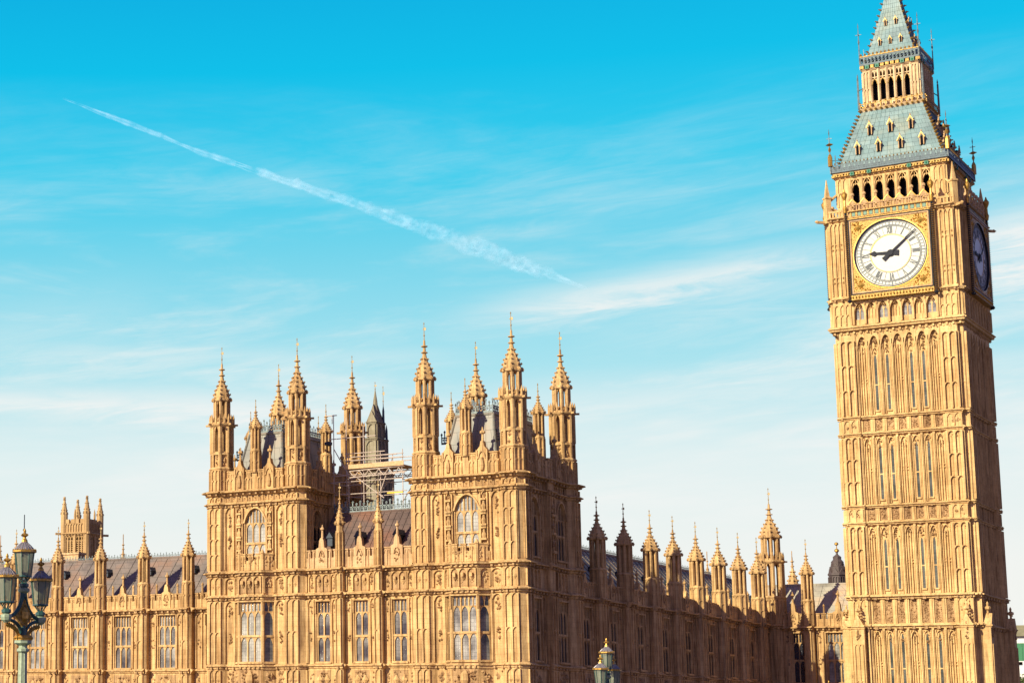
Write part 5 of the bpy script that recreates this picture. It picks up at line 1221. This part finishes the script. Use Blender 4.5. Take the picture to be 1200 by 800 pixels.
for y in (SY0 - .24, SY1):                                        # lattice beams
    b = MB(); b.tube((-82.58, y, 21.54), (-77.09, y, 21.69), .047, 5); b.tube((-82.58, y, 22.11), (-77.09, y, 22.25), .047, 5); n = 11
    for i in range(n):
        xa = -82.48 + 5.3 * i / n; xb = xa + 5.3 / n; b.tube((xa, y, 21.57 if i % 2 else 22.11), (xb, y, 22.16 if i % 2 else 21.59), .038, 5)
    b.build('lattice_beam', TUBE, t, (-79.55, y, 21.5))
for i in range(5):
    b = MB(); y = SY0 - .33 + i * .52; b.box(-82.86, -77.13, y, y + .47, 22.31 + .001 * i, 22.37 + .001 * i)
    if i == 0: b.box(-82.86, -77.13, y - .066, y - .019, 22.3, 22.68)
    b.build('deck_board', TIMB, t, (-79.55, y, 22.25))
YEL = plain('yellow_board', (.75, .50, .06), .7)
b = MB(); b.box(-78.79, -77.28, SY0 - .28, SY0 - .24, 19.93, 20.05); b.build('toe_board', YEL, t, (-78, SY0, 19.9))
b = MB(); b.tube((-84.85, SY0, 27.23), (-83.81, SY0, 27.23), .047, 5); b.tube((-84.28, SY0, 27.23), (-84.28, SY0, 26.5), .038, 5); b.build('hoist_arm', TUBE, t, (-84.28, SY0, 27.2))
b = MB(); b.lathe(-84.47, SY0 - .38, [(.09, 24.48), (.32, 24.57), (.32, 24.81), (.09, 24.9)], 8); b.build('floodlight', IRON, t, (-84.47, SY0, 24.6))

# ------------------------------------------------------------------ far right: low building and tree behind the clock tower
t = thing('low_building', 'low far building with olive roof and green band, right of the clock tower foot', 'building', (-60, 335, GZ))
b = MB(); b.box(-75, -45, 330, 345, GZ, 10.6); b.box(-75.2, -44.8, 329.7, 345, 11.45 - .02, 12.2 - .9); b.box(-75, -45, 330, 345, 14.15, 15.2)
for k in range(20): b.box(-75 + k * 1.5, -74.6 + k * 1.5, 329.6, 330.2, GZ, 11.3)
b.build('wall', WHITE, t, (-60, 335, GZ))
b = MB(); b.box(-75.1, -44.9, 329.8, 345, 11.45, 14.14)
for k in range(40): b.box(-75 + k * .75, -74.95 + k * .75, 329.74, 329.8, 11.5, 14.1)
b.build('green_band', GREENC, t, (-60, 335, 11.5))
b = MB(); b.add([(-75.4, 329.4, 15.2), (-44.6, 329.4, 15.2), (-44.6, 334, 17.1), (-75.4, 334, 17.1), (-75.4, 346, 17.1), (-44.6, 346, 17.1), (-75.4, 346, 15.2), (-44.6, 346, 15.2)], [(0, 1, 2, 3), (3, 2, 5, 4), (4, 5, 7, 6), (0, 3, 4, 6), (1, 7, 5, 2), (0, 6, 7, 1)])
b.build('roof', OLIVE, t, (-60, 335, 15.2))
b = MB(); b.box(-64.6, -63.4, 333, 335, 17, 17.9); b.lathe(-64.2, 334, [(.4, 17.9), (.3, 18.4)], 8); b.build('chimney', WHITE, t, (-64, 334, 17))
b = MB(); b.box(-63.4, -62.2, 331.5, 334, 16.2, 17.7); b.build('roof_hut', IRON, t, (-63, 332, 16.2))
t = thing('street_tree', 'leafy yellow green tree below the green banded building, at the right edge', 'tree', (-62.6, 318, GZ))
b = MB(); b.tube((-62.6, 318, GZ), (-62.5, 318, 3), .35, 8, .22)
for i in range(9):
    a = i * 2.4; b.tube((-62.5, 318, -1 + i * .5), (-62.5 + 2.6 * math.cos(a), 318 + 2.6 * math.sin(a), 3 + i * .6), .14, 5, .04)
b.build('trunk', BARK, t, (-62.6, 318, GZ))
b = MB()
cl = [(rnd.gauss(0, 1.5), rnd.gauss(0, 1.5), rnd.uniform(-.5, 9.2), rnd.uniform(.5, 1.1)) for _ in range(60)]
for cx_, cy_, cz_, cr_ in cl:
    for _ in range(110):
        d = Vector((rnd.gauss(0, 1), rnd.gauss(0, 1), rnd.gauss(0, .8))); d = d.normalized() * cr_ * rnd.uniform(.5, 1.1); p = Vector((-62.5 + cx_, 318 + cy_, cz_)) + d; s = rnd.uniform(.1, .2)
        u_ = Vector((rnd.gauss(0, 1), rnd.gauss(0, 1), rnd.gauss(0, 1))).normalized() * s; v_ = u_.orthogonal().normalized() * s * .7
        b.add([tuple(p - u_), tuple(p + v_), tuple(p + u_), tuple(p - v_)], [(0, 1, 2, 3)])
b.build('crown', LEAF, t, (-62.6, 318, 2))

# ------------------------------------------------------------------ bridge lamps
def lantern_part(parent, x, y, z):
    """glazed lantern: cup and frame, panes, ribbed cap, gilt rim and finial; z = foot of the cup"""
    b = MB(); n = 8
    b.lathe(x, y, [(.07, z), (.13, z + .05), (.13, z + .12), (.06, z + .16)], 8)
    for i in range(n):
        a = math.pi / n + 2 * math.pi * i / n; q = lambda r, h: (x + r * math.cos(a), y + r * math.sin(a), z + h)
        b.tube(q(.05, .14), q(.17, .3), .014, 5); b.tube(q(.205, .33), q(.285, 1.0), .014, 5)
    b.lathe(x, y, [(.18, .295 + z), (.215, .315 + z), (.21, .35 + z), (.18, .35 + z)], 8)
    fr = b.build('lantern', LAMPD, parent, (x, y, z))
    b = MB(); b.lathe(x, y, [(.188, z + .345), (.255, z + 1.0)], 8, cap=False); b.build('glass', LGLM, fr, (x, y, z))
    b = MB(); b.lathe(x, y, [(.05, z + .5), (.09, z + .65), (.09, z + .85), (.05, z + .95)], 8); b.build('lamp', DIAL, fr, (x, y, z))
    b = MB(); pr_ = [(.295, z + 1.04), (.265, z + 1.09), (.18, z + 1.18), (.09, z + 1.26), (.05, z + 1.32)]; b.lathe(x, y, pr_, 16)
    for i in range(16):
        a = 2 * math.pi * i / 16
        for (r0, z0), (r1, z1) in zip(pr_, pr_[1:]): b.tube((x + r0 * math.cos(a), y + r0 * math.sin(a), z0), (x + r1 * math.cos(a), y + r1 * math.sin(a), z1), .013, 4)
    b.build('cap', LAMPR, fr, (x, y, z))
    b = MB(); b.lathe(x, y, [(.29, z + .985), (.325, z + .995), (.325, z + 1.045), (.29, z + 1.055)], 8)
    for i in range(24): a = 2 * math.pi * i / 24; b.octa(x + .32 * math.cos(a), y + .32 * math.sin(a), z + 1.06, .025, .025, .035)
    b.build('gilt_rim', GOLD, fr, (x, y, z))
    b = MB(); b.lathe(x, y, [(.085, z + 1.28), (.075, z + 1.34), (.045, z + 1.38), (.035, z + 1.42), (.09, z + 1.46), (.09, z + 1.5), (.03, z + 1.54), (.04, z + 1.59), (.012, z + 1.66)], 8)
    for a in range(4): b.octa(x + .1 * math.cos(a * HP), y + .1 * math.sin(a * HP), z + 1.48, .04)
    b.build('finial', GOLD, fr, (x, y, z))
    return fr
LGLM, tt, pp_ = mat('lantern_panes'); tr = tt.nodes.new('ShaderNodeBsdfTransparent'); mx = tt.nodes.new('ShaderNodeMixShader'); mx.inputs[0].default_value = .62
pp_.inputs['Base Color'].default_value = (.25, .26, .19, 1); pp_.inputs['Roughness'].default_value = .12; pp_.inputs['Specular IOR Level'].default_value = .7
tr.inputs[0].default_value = (.86, .88, .74, 1)
tt.links.new(tr.outputs[0], mx.inputs[1]); tt.links.new(pp_.outputs[0], mx.inputs[2]); tt.links.new(mx.outputs[0], tt.nodes['Material Output'].inputs[0])
def street_lamp(x, y, zf, label):
    t = thing('street_lamp', label, 'street lamp', (x, y, zf), 'street lamps along the bridge')
    b = MB(); b.lathe(x, y, [(.42, zf), (.42, zf + .35), (.3, zf + .45), (.24, zf + .9), (.26, zf + .95), (.13, zf + 1.1)], 8); b.lathe(x, y, [(.125, zf + 1.05), (.105, zf + 2.25), (.16, zf + 2.3), (.16, zf + 2.36), (.11, zf + 2.4), (.11, zf + 2.45), (.23, zf + 2.52), (.23, zf + 2.6)], 8)
    for i in range(8): a = math.pi / 8 + i * math.pi / 4; b.tube((x + .128 * math.cos(a), y + .128 * math.sin(a), zf + 1.1), (x + .11 * math.cos(a), y + .11 * math.sin(a), zf + 2.25), .012, 4)
    b.build('post', LAMPG, t, (x, y, zf))
    b = MB(); b.lathe(x, y, [(.24, zf + 2.6), (.24, zf + 2.7), (.2, zf + 2.74)], 8)
    for i in range(20): a = 2 * math.pi * i / 20; b.octa(x + .24 * math.cos(a), y + .24 * math.sin(a), zf + 2.66, .05, .05, .07)
    for i in range(10): a = 2 * math.pi * i / 10; b.octa(x + .2 * math.cos(a), y + .2 * math.sin(a), zf + 1.2, .07, .07, .12)
    b.build('gilt_collar', GOLD, t, (x, y, zf + 2.6))
    L_ = .76; zc = zf + 3.45
    b = MB()
    for sg in (-1, 1):
        up = []; lo = []
        for i in range(9):
            a = i / 8 * HP; up.append((x, y + sg * (.06 + (L_ - .06) * (1 - math.cos(a))), zf + 3.95 - .75 * math.sin(a))); lo.append((x, y + sg * (.07 + (L_ - .14) * (1 - math.cos(a))), zf + 2.72 + .42 * math.sin(a)))
        b.path(up, .055, 8); b.path(lo, .05, 8)
    b.tube((x, y, zf + 2.7), (x, y, zf + 3.0), .07, 8); b.tube((x, y, zf + 3.8), (x, y, zf + 3.95), .08, 8)
    b.build('bracket', LAMPD, t, (x, y, zc))
    b = MB()
    for sg in (-1, 1): b = MB(); b.lathe(x, y + sg * L_, [(.05, zf + 3.05), (.13, zf + 3.12), (.15, zf + 3.2), (.15, zf + 3.26), (.07, zf + 3.3)], 8); b.build('lantern_cup', LAMPG, t, (x, y + sg * L_, zc))
    b = MB(); b.lathe(x, y, [(.07, zf + 3.88), (.15, zf + 3.94), (.16, zf + 4.0), (.08, zf + 4.06)], 8); b.build('lantern_cup', LAMPG, t, (x, y, zc))
    b = MB(); b.push(-HP, x, y)
    b.panel([(0, zf + 2.9), (.2, zf + 3.1), (.36, zf + 3.26), (.2, zf + 3.46), (0, zf + 3.74), (-.2, zf + 3.46), (-.36, zf + 3.26), (-.2, zf + 3.1)], -.03, .03)
    b.cm = 1
    for k in range(90):
        u, z = rnd.uniform(-.3, .3), rnd.uniform(2.95, 3.7)
        if abs(u) < .3 * (1 - abs(z - 3.28) / .45): 
            for yy in (-.04, .04): b.octa(u, yy, zf + z, .035, .03, .05)
    b.lathe(0, 0, [(.05, zf + 3.08), (.13, zf + 3.2), (.13, zf + 3.38), (.05, zf + 3.52)], 8); b.pop(); b.build('gilt_shield', GOLDP, t, (x, y, zc))
    for sg in (-1, 1):
        b = MB()
        for i in range(1, 11): a = i / 11 * HP; b.octa(x, y + sg * (.19 + (L_ - .18) * (1 - math.cos(a))), zf + 2.66 + .34 * math.sin(a), .07, .085, .085)
        b.build('gilt_leaves', GOLD, t, (x, y, zc))
    l0 = lantern_part(t, x, y, zf + 4.03)
    for sg in (-1, 1): dup(l0, t, (x, y + sg * L_, zf + 3.28))
    return t
for y, zf_, lb in ((42.5, -.37, 'three lantern green and gold street lamp at the photo\'s left edge, before the long wing'), (84.6, -1.62, 'three lantern green and gold street lamp standing before the shadowed range'), (118.2, -2.65, 'street lamp of which only the gilded tip shows below the link wing window')):
    street_lamp(-33.5, y, zf_, lb)

# ------------------------------------------------------------------ vapour trail high in the sky
m, t_, p_ = mat('vapour'); n = t_.nodes.new; l = t_.links.new
geo = n('ShaderNodeNewGeometry'); nz = n('ShaderNodeTexNoise'); nz.inputs['Scale'].default_value = .03; nz.inputs['Detail'].default_value = 4; l(geo.outputs['Position'], nz.inputs['Vector'])
rr = ramp(t_, [(.34, 0), (.7, 1)]); l(nz.outputs[0], rr.inputs[0]); lw = n('ShaderNodeLayerWeight'); lw.inputs['Blend'].default_value = .5
fc = math_n(t_, 'POWER', math_n(t_, 'SUBTRACT', 1, lw.outputs['Facing']), 1.3)
# ice crystals scatter the sun alike from every side: both lobes take the sun's direction as their normal
df = n('ShaderNodeBsdfDiffuse'); df.inputs[0].default_value = (.62, .66, .80, 1); tl = n('ShaderNodeBsdfTranslucent'); tl.inputs[0].default_value = (.62, .66, .80, 1); ad = n('ShaderNodeAddShader'); l(df.outputs[0], ad.inputs[0]); l(tl.outputs[0], ad.inputs[1])
for node, sg in ((df, -1), (tl, 1)):
    cv = n('ShaderNodeCombineXYZ')
    for i in range(3): cv.inputs[i].default_value = sg * sd[i]
    l(cv.outputs[0], node.inputs['Normal'])
tp = n('ShaderNodeBsdfTransparent'); ms = n('ShaderNodeMixShader'); l(math_n(t_, 'MULTIPLY', math_n(t_, 'MULTIPLY', rr.outputs[0], fc), .115), ms.inputs[0]); l(tp.outputs[0], ms.inputs[1]); l(ad.outputs[0], ms.inputs[2]); l(ms.outputs[0], t_.nodes['Material Output'].inputs[0])
b = MB()
tp_ = [(-1660, 2176, 900, 2.2, 1.), (-1652, 2300, 900, 4.0, 1), (-1645, 2416, 900, 4.2, 1.), (-1645, 2470, 900, 3, .25), (-1643, 2520, 900, 5, .7), (-1620, 2700, 900, 7, 1), (-1589, 2943, 900, 9, 1.2), (-1552, 3342, 900, 17, 1.2), (-1540, 3520, 900, 16, 1), (-1528, 3660, 900, 8, .8), (-1516, 3800, 900, 3, .6)]  # trail points and widths taken from image pixels, cast out to one height
def lerp_tp(u):
    """point and width at a share u of the trail's length"""
    d = [math.dist(A[:3], B_[:3]) for A, B_ in zip(tp_, tp_[1:])]; q = u * sum(d)
    for k, (A, B_) in enumerate(zip(tp_, tp_[1:])):
        if q <= d[k] or k == len(d) - 1: f = min(1, q / d[k]); return [A[j] * (1 - f) + B_[j] * f for j in range(5)]
        q -= d[k]
from mathutils import noise as mno
for strand, (off, sc, ph) in enumerate(((0, 1., 0), (.45, .7, 40), (-.5, .6, 90))):
    NS, NC = 360, 14; vs = []; fs = []
    for i in range(NS + 1):
        c = lerp_tp(i / NS); w = c[3] * sc * (.75 + .25 * c[4])
        w *= max(.05, .8 + .6 * mno.noise((i * .11, ph, 0)) + .4 * mno.noise((i * .4, ph, 5))) * min(1, (i + .5) / 25, (NS - i + .5) / 25) * (.35 if .265 < i / NS < .30 else 1)
        zc_ = c[2] + off * c[3] + c[3] * .45 * mno.noise((i * .07, ph, 9)); xc = c[0] + off * .6 * c[3]
        for q in range(NC):
            a = 2 * math.pi * q / NC; rr_ = w * (1 + .35 * mno.noise((i * .3, q * 1.7, ph)))
            vs.append((xc + rr_ * math.cos(a), c[1], zc_ + rr_ * math.sin(a)))
    for i in range(NS):
        for q in range(NC): fs.append((i * NC + q, i * NC + (q + 1) % NC, (i + 1) * NC + (q + 1) % NC, (i + 1) * NC + q))
    b.add(vs, fs)
o = b.build('vapour_trail', m, None, (-1590, 2950, 900), True); tag(o, 'thin white vapour trail slanting across the blue sky', 'vapour trail', kind='stuff')
